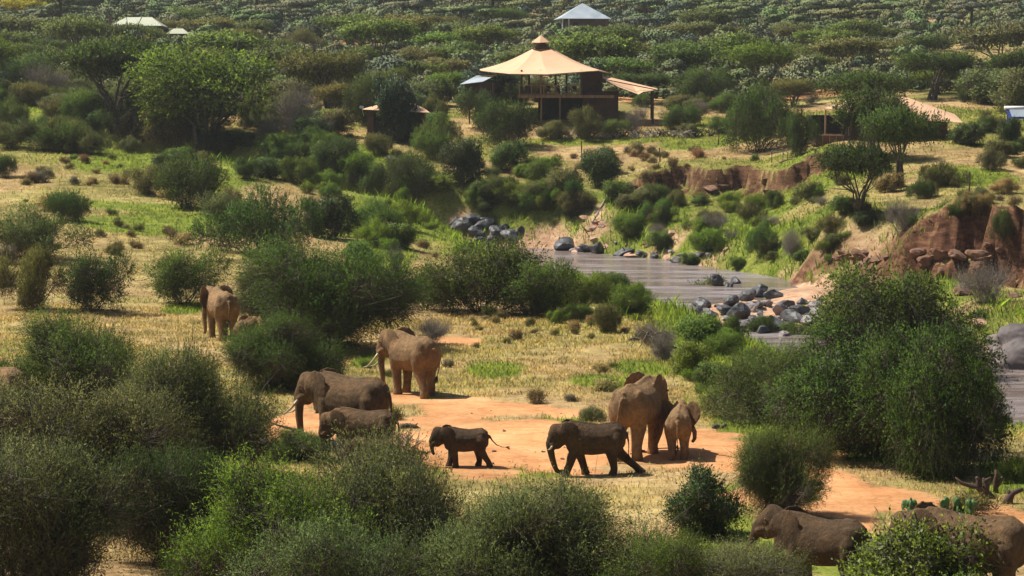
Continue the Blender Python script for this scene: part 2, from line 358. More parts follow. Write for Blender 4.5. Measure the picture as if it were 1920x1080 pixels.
def ground_mat():
    m, n, b = newmat('ground')
    def att(nm):
        a = n.nodes.new('ShaderNodeAttribute'); a.attribute_name = nm; return a.outputs['Fac']
    big = noise(n, .12, 6); med = noise(n, .7, 6, rough=.65); fine = noise(n, 5, 5, rough=.7)
    dry = ramp(n, med, [(.28, (.17, .10, .055)), (.42, (.34, .235, .12)), (.6, (.48, .36, .185)), (.75, (.58, .45, .26))])
    dry = mix(n, dry, ramp(n, fine, [(.35, (.55, .5, .45)), (.6, (1.1, 1.1, 1.1))]), .85, 'MULTIPLY')
    dirt = ramp(n, med, [(.3, (.46, .21, .09)), (.5, (.60, .31, .145)), (.7, (.70, .40, .205))])
    dirt = mix(n, dirt, ramp(n, fine, [(.3, (.6, .56, .52)), (.5, (1.02, 1.02, 1.02))]), .85, 'MULTIPLY')
    grn = ramp(n, med, [(.3, (.085, .125, .02)), (.5, (.17, .215, .035)), (.7, (.28, .30, .06))])
    grn = mix(n, grn, ramp(n, fine, [(.35, (.5, .55, .5)), (.6, (1.15, 1.15, 1.1))]), .9, 'MULTIPLY')
    st = noise(n, 1.1, 6, rough=.7, stretch=(1, 1, 3.0))
    clf = ramp(n, st, [(.3, (.05, .025, .016)), (.5, (.14, .068, .042)), (.74, (.32, .18, .11))])
    gv = noise(n, 1.6, 8, rough=.8, stretch=(1, 1, .4)); clf = mix(n, clf, ramp(n, gv, [(.38, (.35, .32, .3)), (.58, (1.1, 1.1, 1.1))]), .9, 'MULTIPLY')
    snd = ramp(n, st, [(.3, (.26, .14, .085)), (.5, (.47, .30, .2)), (.72, (.62, .45, .33))])
    c = mix(n, dry, grn, att('green')); c = mix(n, c, dirt, att('dirt')); c = mix(n, c, snd, att('sand')); c = mix(n, c, clf, att('cliff'))
    c = mix(n, c, ramp(n, big, [(.35, (.74, .72, .68)), (.65, (1.15, 1.13, 1.1))]), 1.0, 'MULTIPLY')
    n.links.new(c, b.inputs['Base Color']); b.inputs['Roughness'].default_value = .95; b.inputs['Specular IOR Level'].default_value = .1
    h = mix(n, med, fine, .5); bump(n, h, b, .8, .06)
    return m
M['ground'] = ground_mat()
tag(link('ground', gme, M['ground']), kind='structure')

# river water
m, n, b = newmat('river_water')
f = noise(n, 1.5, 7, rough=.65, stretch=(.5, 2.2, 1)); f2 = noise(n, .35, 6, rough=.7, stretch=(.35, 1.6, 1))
n.links.new(ramp(n, f2, [(.36, (.17, .125, .095)), (.5, (.225, .18, .165)), (.64, (.32, .29, .31))]), b.inputs['Base Color'])  # pale lilac streaks paint sky reflection into the silt-brown colour
b.inputs['Roughness'].default_value = .10; b.inputs['IOR'].default_value = 1.33; bump(n, f, b, 1.0, .16)
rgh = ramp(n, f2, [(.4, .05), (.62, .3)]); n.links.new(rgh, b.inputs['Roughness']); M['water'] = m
wb = MB()
wp = [(-70, 262), (-40, 240), (20, 225), (30, 185), (34, 150), (30, 125), (60, 110), (140, 100), (320, 70), (300, 15), (110, 45), (45, 60), (12, 78), (2, 140), (-8, 190), (-40, 205), (-75, 240)]
wb.add([(x, y, WATER) for x, y in wp], [tuple(range(len(wp)))][::1])
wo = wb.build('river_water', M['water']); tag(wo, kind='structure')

# ------------------------------------------------------------------ foliage
def unit(a): return a / np.maximum(np.linalg.norm(a, axis=-1, keepdims=True), 1e-9)
def lobes_dome(r, nl, h, flat=1.0, cz=.38, spread=.36, top=None):
    """unit bush: width 1, height h"""
    L = [(.06 * r.normal(), .06 * r.normal(), h * cz, .30, .30, h * .44)]
    for i in range(nl):
        a = 2 * math.pi * (i + r.random() * .9) / nl; q = spread * (.45 + .7 * r.random()); z = h * (.18 + .62 * r.random() ** .9 * (1.15 - q))
        s = .10 + .15 * r.random()
        L.append((q * math.cos(a), q * math.sin(a), z, s, s, s * (.7 + .5 * r.random()) * max(h, .5)))
    return L
def lobes_umbrella(r, nl, h):
    L = []
    for i in range(nl):
        a = 2 * math.pi * r.random(); q = .38 * math.sqrt(r.random()); s = .12 + .1 * r.random()
        L.append((q * math.cos(a), q * math.sin(a), h * (.78 + .1 * r.random() - .35 * q), s * 1.25, s * 1.25, s * .42))
    return L
def lobes_tree(r, nl, h):
    L = []
    for i in range(nl):
        a = 2 * math.pi * r.random(); q = .36 * math.sqrt(r.random()); s = .12 + .1 * r.random()
        z = h * (.42 + .45 * r.random() * (1 - q))
        L.append((q * math.cos(a), q * math.sin(a), z, s, s, s * .75))
    return L
def strands(r, lobes, n, size, L, K, ll, lw, up=.5, out=.8, rnd=.5, shell=.35, droop=.25, zmin=.02, align=None):
    """leafy twigs in the volume of the lobes (unit space * size). Returns leaf verts and twig tris"""
    lo = np.array(lobes); area = lo[:, 3] * lo[:, 5] + lo[:, 3] ** 2; pk = r.choice(len(lo), n, p=area / area.sum())
    d = unit(r.normal(size=(n, 3))); rad = (shell + (1 - shell) * r.random(n) ** .6)[:, None]
    P = (lo[pk, :3] + d * lo[pk, 3:6] * rad) * size
    g = fbm(P[:, 0] + P[:, 2] * .7 + 50, P[:, 1] - P[:, 2] * .9 + 50, .16 * size, 2)
    keep = (P[:, 2] > zmin * size) & (g > .34 + .14 * r.random(n)); P = P[keep]; d = d[keep]; n = len(P)
    D = unit(d * out + np.array([0, 0, up]) + r.normal(size=(n, 3)) * rnd)
    Ls = L * (.35 + .75 * r.random(n) + .9 * r.random(n) ** 6)[:, None]
    t = np.linspace(.12, 1, K)[None, :, None]
    Q = P[:, None] + D[:, None] * Ls[:, None] * t + np.array([0, 0, -1]) * droop * Ls[:, None] * t ** 2
    dirs = unit(D[:, None] * (.75 if align is None else align) + r.normal(size=(n, K, 3)) * .5)
    side = unit(np.cross(dirs, r.normal(size=(n, K, 3))))
    l = ll * (.6 + .8 * r.random((n, K, 1))); wv = lw * (.6 + .8 * r.random((n, K, 1)))
    V = np.stack([Q, Q + dirs * l * .5 + side * wv * .5, Q + dirs * l, Q + dirs * l * .5 - side * wv * .5], 2).reshape(-1, 3)
    V[:, 2] = np.maximum(V[:, 2], 0.0)
    tw = unit(np.cross(D, r.normal(size=(n, 3)))) * .009 * max(1, L)
    end = P + D * Ls + np.array([0, 0, -1]) * droop * Ls
    NN = unit(d[:, None] * 1.0 + np.array([0, 0, .25]) + dirs * .1 + r.normal(size=(n, K, 3)) * .38).reshape(-1, 3).repeat(4, 0)
    T = np.stack([P - D * Ls * .6 - tw, P - D * Ls * .6 + tw, end], 1).reshape(-1, 3)
    return V, T, NN
def wood(mb, r, lobes, size, n, r0, sides=5, base=.03, zt=None):
    for i in range(n):
        l = lobes[i % len(lobes)]
        e = Vector(l[:3]) * size + Vector(r.normal(size=3)) * .05 * size
        s = Vector((r.normal() * base * size, r.normal() * base * size, -.05 * size))
        mid = s.lerp(e, .45) + Vector((r.normal(), r.normal(), .6)) * .05 * size
        if zt: mid = Vector((mid.x * .45, mid.y * .45, zt * size))
        q = mid.lerp(e, .5) + Vector(r.normal(size=3)) * .03 * size
        mb.tube([s, s.lerp(mid, .5) + Vector(r.normal(size=3)) * .015 * size, mid, q, e], [r0, r0 * .8, r0 * .62, r0 * .4, r0 * .15], sides)
        for k in range(3):
            a = mid.lerp(e, r.random()); e2 = a + (e - mid) * (.4 + .3 * r.random()) + Vector(r.normal(size=3)) * .12 * size
            mb.tube([a, a.lerp(e2, .5) + Vector(r.normal(size=3)) * .02 * size, e2], [r0 * .35, r0 * .22, r0 * .08], 4)
def make_plant(name, lobes, size, seed, n, L, K, ll, lw, nw, r0, crown='crown', trunk='trunk', mat='leaf', twigs=True, trunkmat='bark', zt=None, **kw):
    """prototype with a foot at the origin, its true width = size"""
    r = np.random.default_rng(seed); root = empty(name, (0, 0, -500))
    V, T, NN = strands(r, lobes, n, size, L, K, ll, lw, **kw)
    me = mesh_np(crown, V, np.arange(len(V)).reshape(-1, 4)); set_n(me, NN); link(crown, me, M[mat], root)
    mb = MB(); wood(mb, r, lobes, size, nw, r0, zt=zt)
    if twigs:
        o = len(mb.v); T = T[: 3 * 9000]; mb.add(T, np.arange(len(T)).reshape(-1, 3))
    mb.build(trunk, M[trunkmat], root)
    zt_ = float(np.percentile(V[:, 2], 99.7)); wx = float(np.percentile(np.abs(V[:, :2]), 99.0)) * 2
    root['h'] = zt_; root['w'] = wx
    return root
PR = {}
def proto(key, *a, **k): PR.setdefault(key, []).append(make_plant(*a, **k))
rr = np.random.default_rng(21)
for i in range(4):      # near thorn bushes, fine leaves
    proto('Bn', 'thorn_bush', lobes_dome(rr, (9, 13, 16, 11)[i], .68, spread=(.44, .38, .46, .36)[i]), 5.0, 100 + i, 8500, .8, 14, .075, .019, 16, .045, crown='foliage', trunk='branches', up=.45, rnd=.55, align=.7)
for i in range(5):      # mid distance
    proto('Bm', 'thorn_bush', lobes_dome(rr, (6, 11, 14, 7, 9)[i], (.6, .7, .62, .8, .68)[i], spread=(.48, .36, .44, .40, .52)[i]), 5.5, 200 + i, 3400, .7, 9, .135, .045, 10, .05, crown='foliage', trunk='branches', up=.5, rnd=.5)
for i in range(4):
    proto('Bf', 'thorn_bush', lobes_dome(rr, 8, .72), 5.5, 300 + i, 1500, .8, 6, .22, .10, 6, .07, crown='foliage', trunk='branches', twigs=False)
for i in range(2):      # broad-leaved bushes
    proto('Ln', 'leafy_bush', lobes_dome(rr, 9, .75), 4.0, 400 + i, 3800, .6, 8, .11, .06, 10, .04, crown='foliage', trunk='branches', mat='glossleaf', up=.25, out=1.0)
    proto('Lm', 'leafy_bush', lobes_dome(rr, 9, .8), 4.5, 420 + i, 3300, .6, 7, .15, .08, 8, .05, crown='foliage', trunk='branches', mat='glossleaf', up=.2, out=1.0)
for i in range(2):
    proto('Lb', 'leafy_bush', lobes_dome(rr, 15, .8, spread=.44), 5.0, 430 + i, 9500, .6, 9, .085, .042, 14, .06, crown='foliage', trunk='branches', up=.2, out=1.0, droop=.5)
for i in range(2):      # bare grey thorn bushes
    proto('G', 'bare_bush', lobes_dome(rr, 7, .75), 4.0, 440 + i, 2600, 1.0, 3, .09, .02, 16, .03, crown='foliage', trunk='branches', trunkmat='greybark', shell=.1, up=.9, out=1.0, rnd=.3, droop=.1)
for i in range(4):
    proto('U', 'acacia_tree', lobes_umbrella(rr, 16, .72), 8.0, 460 + i, 3000, .8, 9, .2, .075, 9, .13, zt=.22, up=.25, out=.7, shell=.1)
    proto('Uf', 'acacia_tree', lobes_umbrella(rr, 13, .75), 8.0, 480 + i, 1800, .8, 6, .30, .14, 6, .15, zt=.25, up=.2, out=.7, shell=.1, twigs=False)
for i in range(2):
    proto('T', 'leafy_tree', lobes_tree(rr, 20, .8), 9.0, 500 + i, 4600, .8, 9, .21, .09, 12, .18, zt=.2, up=.2, out=.9, shell=.2)
for i in range(2):      # upright reedy shrub
    proto('S', 'spiky_shrub', lobes_dome(rr, 5, .5, cz=.2), 1.6, 520 + i, 700, .7, 6, .2, .035, 5, .015, crown='foliage', trunk='stems', up=1.6, out=.7, rnd=.25, droop=.15)
for i in range(3):      # dry tufts / low scrub
    proto('D', 'low_shrub', lobes_dome(rr, 6, .55), 1.6, 540 + i, 500, .35, 5, .13, .03, 6, .012, crown='foliage', trunk='stems', up=.9, out=.8, rnd=.4)
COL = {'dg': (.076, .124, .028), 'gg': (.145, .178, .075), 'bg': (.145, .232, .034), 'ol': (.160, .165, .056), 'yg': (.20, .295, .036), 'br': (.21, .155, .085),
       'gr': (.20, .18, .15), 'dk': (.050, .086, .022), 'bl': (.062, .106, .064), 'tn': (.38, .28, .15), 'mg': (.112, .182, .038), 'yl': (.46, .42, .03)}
WORD = {'dg': 'dark green', 'gg': 'grey-green', 'bg': 'bright green', 'ol': 'olive', 'yg': 'yellow-green', 'br': 'brownish', 'gr': 'grey leafless', 'dk': 'very dark green', 'bl': 'bluish dark green', 'tn': 'dry tan', 'mg': 'mid green', 'yl': 'yellow flowering'}
def plant(key, X, Y, wid, hei, col, label=None, cat=None, group=None, rz=None, z=None, lean=None):
    p = PR[key][1 if label and ('rounded' in label or 'corner' in label or 'tidy' in label) else rng.integers(len(PR[key]))]
    o = copy_tree(p); zz = ground_z(X, Y) if z is None else z
    o.location = (X, Y, zz - .05); o.rotation_euler = (0, 0, rng.random() * 6.28 if rz is None else rz)
    if lean: o.rotation_euler = (lean[0], lean[1], o.rotation_euler[2])
    sx = wid / p['w']; o.scale = (sx, sx, hei / p['h'])
    for k_ in ('h', 'w'):
        if k_ in o: del o[k_]
    c = np.array(COL[col]) * (1 + rng.normal(size=3) * .07)
    if key in ('Bf', 'Uf') : c = c * .8 + np.array((.16, .165, .10)) * .35  # far plants paled toward grey-green, haze put into their colour
    for ch in [c2 for c2 in o_children(o)]:
        if ch.name.split('.')[0] in ('foliage', 'crown'): ch.color = (*[float(v) for v in c], 1)
    tag(o, label, cat, group); return o
_kidcache = {}
def o_children(o): return _kidcache[o.name]
def copy_tree(o, parent=None):
    c = o.copy(); C.objects.link(c)
    if parent is not None: c.parent = parent
    ks = _src.setdefault(o.name, [x for x in bpy.data.objects if x.parent == o])
    _kidcache[c.name] = [copy_tree(ch, c) for ch in ks]
    return c
_src = {}
# hand placed plants: (key, px, base py, width px, height px, colour, label)
HP = [
 ('Bn', 130, 775, 280, 190, 'mg', 'tall feathery mid green thorn bush at the left below the brown-shaded bush pair'),
 ('Bn', 30, 850, 210, 120, 'dg', 'dark green thorn bush cut by the left edge above the foreground thicket'),
 ('Bn', 375, 895, 290, 250, 'gg', 'tall grey-green thorn bush left of the dead branch by the tusked elephant'),
 ('Bn', 150, 965, 380, 260, 'gg', 'wide feathery thorn bush in the foreground thicket, between two green bushes'),
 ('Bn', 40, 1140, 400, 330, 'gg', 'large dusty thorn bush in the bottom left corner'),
 ('Bn', 330, 1060, 250, 230, 'dk', 'shaded dark thorn bush in the hollow right of the corner bush'),
 ('Bn', 520, 1130, 380, 270, 'bg', 'brighter green thorn bush at the bottom edge left of centre'),
 ('Bn', 722, 1100, 330, 285, 'gg', 'broad thorn bush below the walking calf, topped by grey dead twigs'),
 ('Bn', 925, 1160, 300, 220, 'gg', 'low thorn bush at the bottom edge between two larger thorn bushes'),
 ('Bn', 1080, 1150, 420, 250, 'gg', 'wide open-branched thorn bush in front of the striding young elephant'),
 ('Bn', 640, 1210, 420, 250, 'gg', 'thorn bush cut by the bottom edge under the centre-left thicket'),
 ('Bn', 1240, 1180, 260, 190, 'mg', 'low green thorn bush at the bottom edge left of the dusty grey bush'),
 ('Ln', 1325, 1005, 135, 130, 'dk', 'small dark leafy bush left of the leaning green bush'),
 ('Bn', 1447, 965, 165, 178, 'mg', 'rounded green bush with leaning trunk beside the bare orange track'),
 ('Bn', 1395, 1170, 300, 155, 'gg', 'dusty grey foreground bush in front of the raised-head elephant'),
 ('Ln', 1705, 1150, 260, 182, 'bg', 'glossy bright green leafy bush between the two nearest elephants'),
 ('Ln', 1800, 1190, 150, 110, 'bg', 'small leafy bush at the bottom edge below the biggest elephant'),
 ('Bn', 560, 862, 130, 60, 'mg', 'low green thorn bush under the dead branch'),
 ('G', 668, 868, 120, 62, 'gr', 'grey dead twigs hiding the legs of the half buried young elephant'),
 ('Bn', 715, 900, 110, 62, 'mg', 'low green bush hiding all but the back of the smallest calf'),
 ('G', 700, 850, 130, 60, 'gr', 'tangle of dead grey twigs around the lying young elephant'),
 ('Bn', 525, 728, 225, 140, 'dg', 'thorn tree with thin stems hiding the feet of the rearmost elephant'),
 ('Bn', 605, 722, 90, 65, 'dg', 'small green bush leaning on the right side of the thin-stemmed thorn tree'),
 ('Bn', 610, 655, 300, 205, 'dg', 'huge dark rounded thorn bush behind the two left-facing tusked elephants'),
 ('Bn', 520, 615, 150, 125, 'gg', 'grey-green bush on the left shoulder of the huge rounded bush'),
 ('Bm', 345, 572, 145, 108, 'mg', 'tidy round thorn bush standing alone behind the rearmost elephant'),
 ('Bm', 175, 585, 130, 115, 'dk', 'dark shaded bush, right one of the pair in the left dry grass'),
 ('Bm', 62, 582, 115, 120, 'ol', 'brownish bush, left one of the pair in the left dry grass'),
 ('Bm', 60, 485, 190, 100, 'gg', 'wide grey-green thicket at the left edge above the bush pair'),
 ('Bm', 122, 415, 90, 58, 'dg', 'small dark bush between the left meadow and the green grass strip'),
 ('Bm', 485, 485, 215, 135, 'dg', 'large dark bush left of centre, at the end of the green grass strip'),
 ('Bm', 420, 430, 100, 70, 'gg', 'grey-green bush on the left flank of the large dark bush'),
 ('Lm', 622, 448, 90, 80, 'dk', 'very dark leafy bush right behind the large dark bush'),
 ('Bm', 355, 390, 130, 95, 'dg', 'thorn bush with dead grey top at the right end of the left dry meadow'),
 ('Bm', 280, 365, 90, 55, 'ol', 'olive bush left of the bush with the dead top'),
 ('Bm', 90, 282, 112, 62, 'dg', 'low round dark bush on the left above the dry meadow'),
 ('Bm', 8, 332, 45, 42, 'dg', 'small bush at the left edge of the dry meadow'),
 ('U', 212, 240, 215, 165, 'dg', 'big dark flat-topped acacia left of the bright green tree'),
 ('T', 385, 292, 250, 190, 'bg', 'big bright yellow-green spreading tree in the upper left'),
 ('Bm', 325, 292, 105, 95, 'ol', 'dull olive bush beneath the left side of the bright green tree'),
 ('Bm', 415, 300, 90, 60, 'dk', 'dark bush beneath the bright green tree'),
 ('G', 553, 250, 95, 105, 'gr', 'leafless grey tree right of the bright green tree'),
 ('Lm', 622, 230, 60, 25, 'yg', 'small vivid green bush left of the brick pillar hut'),
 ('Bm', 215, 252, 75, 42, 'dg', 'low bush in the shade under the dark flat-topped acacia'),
 ('Bm', 160, 225, 90, 55, 'mg', 'green bush left of the trunk of the dark acacia'),
 ('Bm', 50, 175, 150, 75, 'dg', 'dark thicket at the left edge beside the big acacia'),
 ('Bm', 905, 585, 230, 135, 'dg', 'large dark mounded bush in the middle beside the river'),
 ('Bm', 800, 582, 120, 85, 'mg', 'green bush on the left side of the large mounded bush'),
 ('Bm', 1000, 592, 160, 105, 'mg', 'green bush on the right side of the large mounded bush'),
 ('Bm', 1090, 585, 110, 75, 'yg', 'yellow-green reedy bush on the near river bank'),
 ('Bm', 1175, 590, 75, 60, 'bg', 'bright green reedy bush at the water edge'),
 ('Lm', 1148, 545, 62, 34, 'mg', 'small leafy bush overhanging the near river bank'),
 ('Bm', 1135, 625, 58, 58, 'ol', 'small olive bush alone on the dry grass below the river bank'),
 ('G', 805, 645, 95, 62, 'gr', 'bare grey bush right of the huge rounded bush'),
 ('Bm', 700, 445, 130, 70, 'mg', 'green bush on the grassy flat left of the black rock pile'),
 ('Bm', 760, 430, 80, 55, 'yg', 'yellow-green bush beside the black rock pile'),
 ('Bm', 560, 345, 90, 52, 'bg', 'bright green bush below the leafless grey tree'),
 ('Bm', 640, 318, 90, 60, 'dg', 'dark green bush below the brick pillar hut'),
 ('Bm', 700, 360, 90, 55, 'mg', 'mid green bush in the valley thicket, left of a dark bush'),
 ('Bm', 775, 375, 110, 85, 'dg', 'dark bush in the valley thicket straight above the black rock pile'),
 ('Lm', 872, 345, 82, 82, 'dk', 'dark leafy bush on the slope below the large canvas pavilion'),
 ('Bm', 820, 300, 90, 62, 'mg', 'green bush halfway between the hut and the dry bank'),
 ('Bm', 930, 378, 75, 48, 'mg', 'low green bush at the left end of the far river bank'),
 ('Bm', 1005, 385, 75, 42, 'ol', 'olive scrub on the far bank below the dry meadow'),
 ('Lm', 1120, 350, 72, 68, 'dg', 'dark leafy bush at the left end of the eroded bank'),
 ('Bm', 1075, 398, 70, 62, 'dg', 'dark bush on the far bank above the pipe'),
 ('Lm', 738, 266, 84, 120, 'bl', 'tall bluish dark shrub in front of the canvas hut'),
 ('Lm', 925, 195, 100, 72, 'bl', 'dark glossy shrub against the left corner of the pavilion'),
 ('Bm', 900, 240, 85, 72, 'dg', 'thorn bush in front of the pavilion, left of a wider one'),
 ('Bm', 955, 277, 112, 88, 'dg', 'wide thorn bush standing in front of the pavilion'),
 ('Bm', 1100, 262, 62, 62, 'ol', 'open olive bush before the pavilion stone base'),
 ('Bm', 1268, 245, 62, 48, 'mg', 'bush right of the pavilion awning'),
 ('Bm', 1425, 285, 145, 130, 'dg', 'tall dense bush left of the right-hand tent'),
 ('Bm', 1498, 292, 78, 95, 'dg', 'dark bush touching the porch of the right-hand tent'),
 ('U', 1630, 245, 175, 110, 'dg', 'flat-topped acacia behind the right-hand tent'),
 ('U', 1685, 352, 145, 150, 'mg', 'feathery acacia with forked trunk before the right-hand tent'),
 ('U', 1612, 405, 150, 135, 'dk', 'dark round-headed acacia on the bank edge before the feathery one'),
 ('T', 1638, 303, 130, 135, 'dg', 'dark acacia standing against the front of the right-hand tent'),
 ('Bm', 822, 285, 85, 72, 'mg', 'green bush hiding the right end of the canvas hut'),
 ('Bm', 705, 292, 60, 42, 'ol', 'low olive bush left below the canvas hut'),
 ('Bm', 1035, 262, 60, 36, 'ol', 'low scrub before the stilts of the pavilion'),
 ('Bm', 1150, 258, 60, 34, 'mg', 'low scrub before the pavilion base wall'),
 ('G', 1195, 250, 45, 62, 'gr', 'bare grey shrub in the shade of the awning'),
 ('G', 1245, 676, 75, 75, 'gr', 'grey dead brush around the uprooted shrub'),
 ('G', 1215, 650, 50, 60, 'gr', 'small dead brush left above the uprooted shrub'),
 ('G', 1690, 440, 70, 80, 'gr', 'shaggy dead bush on the rim of the red cliff'),
 ('Bm', 1770, 350, 85, 48, 'ol', 'open olive bush on the bank right of the feathery acacia'),
 ('Lm', 1820, 272, 70, 42, 'dg', 'dark leafy bush right of the right-hand tent'),
 ('Lm', 1895, 282, 45, 60, 'dk', 'dark shrub below the solar water heater'),
 ('Bm', 1860, 320, 60, 45, 'gg', 'grey-green bush at the right edge below the solar water heater'),
 ('G', 1485, 480, 60, 58, 'gr', 'grey bare bush on the far bank just above the river bend'),
 ('Bm', 1430, 475, 75, 58, 'mg', 'green bush on the far bank left of the grey bare bush'),
 ('Lm', 1382, 505, 34, 24, 'bg', 'small rounded bright bush at the far waterline'),
 ('Bm', 1240, 420, 62, 48, 'mg', 'green bush on the slope under the eroded bank'),
 ('Bm', 1180, 440, 70, 40, 'bg', 'bright green bush behind the shore boulders'),
 ('Bm', 1330, 470, 70, 42, 'yg', 'yellow-green bush above the ledge of pink rock'),
 ('Lm', 1295, 502, 40, 26, 'mg', 'small bush among the far shore stones'),
 ('Bm', 1880, 455, 60, 58, 'dg', 'dark bush in the gully at the right end of the red cliff'),
 ('G', 1845, 570, 115, 90, 'gr', 'wide purple-grey leafless bush at the foot of the red cliff'),
 ('Bm', 1560, 440, 60, 40, 'ol', 'olive bush on the bank left of the dark round-headed acacia'),
 ('S', 1330, 562, 62, 48, 'gg', 'spiky reed clump on the black rocks in the river'),
 ('Bm', 1500, 645, 85, 42, 'mg', 'green bush among the river rocks'),
 ('Bm', 1430, 632, 55, 40, 'dg', 'small dark bush on the river rocks'),
 ('Lb', 1685, 745, 330, 245, 'mg', 'tall green crown at the back of the large thicket by the river'),
 ('Lb', 1748, 888, 245, 262, 'dg', 'large dark leafy bush leaning over the right river reach'),
 ('Lb', 1640, 855, 340, 245, 'dg', 'dark leafy bush at the heart of the large thicket by the river'),
 ('Bn', 1450, 790, 270, 145, 'mg', 'low wide green bush on the left side of the large thicket by the river'),
 ('G', 1500, 800, 130, 95, 'gr', 'dusty dead grey scrub before the large thicket by the river'),
 ('Bm', 1110, 790, 58, 32, 'gg', 'small grey-green shrub behind the back of the striding elephant'),
 ('D', 1010, 757, 40, 32, 'br', 'brown dry tuft at the top of the orange track'),
 ('D', 690, 690, 34, 22, 'bg', 'small green tuft left of the elephant with long tusks'),
 ('D', 1385, 655, 40, 28, 'bg', 'low green tuft on the bank below the river rocks'),
 ('D', 1830, 960, 120, 40, 'ol', 'dry olive scrub around the foot of the dead stump'),
 ('Bm', 1905, 905, 60, 50, 'bg', 'bright green bush at the right edge by the near shore'),
 ('D', 740, 310, 40, 20, 'gr', 'grey scrub tuft in the valley thicket'),
 ('D', 1215, 335, 40, 18, 'br', 'brown tuft in the dry meadow under the pavilion'),
 ('G', 745, 510, 38, 60, 'dk', 'dark gnarled bush on the grass behind the huge rounded bush'),
 ('U', 90, 125, 110, 50, 'dg', 'flat-topped acacia in the upper left corner below the yellow tree'),
 ('U', 445, 118, 90, 62, 'ol', 'slender acacia on open ground right of the pale green roof'),
 ('T', 70, 45, 130, 50, 'yl', 'yellow-flowering tree in the top left corner'),
 ('U', 790, 85, 90, 55, 'ol', 'brownish acacia with clear trunk far behind the hut'),
 ('U', 940, 62, 90, 45, 'mg', 'green flat-topped acacia left of the zinc roofed house'),
 ('U', 850, 72, 70, 40, 'ol', 'acacia left of the green flat-topped one near the zinc roofed house'),
 ('Bm', 575, 108, 75, 55, 'ol', 'dense olive bush on the far slope right of the slender acacia'),
 ('U', 300, 72, 95, 34, 'ol', 'brown-green acacia screening the wall of the pale green roofed house'),
 ('Lm', 222, 78, 60, 34, 'dg', 'dark bush before the left wall of the pale green roofed house'),
 ('Lm', 360, 60, 90, 45, 'mg', 'tree touching the right corner of the pale green roof'),
]
kindcat = {'Lb': 'bush', 'Bn': 'bush', 'Bm': 'bush', 'Bf': 'bush', 'Ln': 'bush', 'Lm': 'bush', 'G': 'bush', 'U': 'tree', 'Uf': 'tree', 'T': 'tree', 'S': 'shrub', 'D': 'shrub'}
PLACED = []
def plant_px(key, px, py, wpx, hpx, col, label, lean=None):
    X, Y, Z = hit(px, py); s = S(Y)
    PLACED.append((X, Y, wpx * s / 2))
    return plant(key, X, Y, wpx * s * 1.06, hpx * s * 1.03, col, label, kindcat[key], None, z=Z, lean=lean)
for h in HP: plant_px(*h, lean=(0, R(12)) if 'leaning trunk' in h[6] else None)

# keep-outs: what must stay visible (px box, depth of the thing)
KEEP = [(840, 20, 1245, 262, 262), (670, 165, 830, 275, 240), (1490, 165, 1820, 310, 232), (1035, 0, 1150, 52, 436), (215, 22, 345, 50, 405), (1880, 180, 1925, 235, 240)]
def blocked(X, Y, wid, hei):
    z = float(gfast(X, Y)[0]); px = px_of(X, Y); s = S(Y); pb = 204 + (HC - z) / s; pt = pb - hei / s; hw = wid / 2 / s
    for (x0, y0, x1, y1, D) in KEEP:
        if Y < D + 8 and px + hw > x0 + 6 and px - hw < x1 - 6 and pb > y0 + 6 and pt < y1 - 8 and Y > D - 60: return True
    return False
def region(px, Y):
    a = 'left' if px < 480 else 'centre-left' if px < 960 else 'centre-right' if px < 1440 else 'right'
    return a
def place(px, Y):
    h_ = 'at the foot of' if Y < 275 else 'low on' if Y < 305 else 'midway up' if Y < 345 else 'high on'
    for lim, wd_ in ((200, 'left of the pale green roof'), (480, 'around the pale green roof'), (680, 'right of the pale green roof'), (900, 'left of the pavilion'), (1030, 'behind the pavilion'), (1180, 'by the zinc roofed house'), (1420, 'right of the zinc roofed house'), (1640, 'above the right-hand tent'), (5000, 'at the right end')):
        if px < lim: return f'{h_} the slope {wd_}'
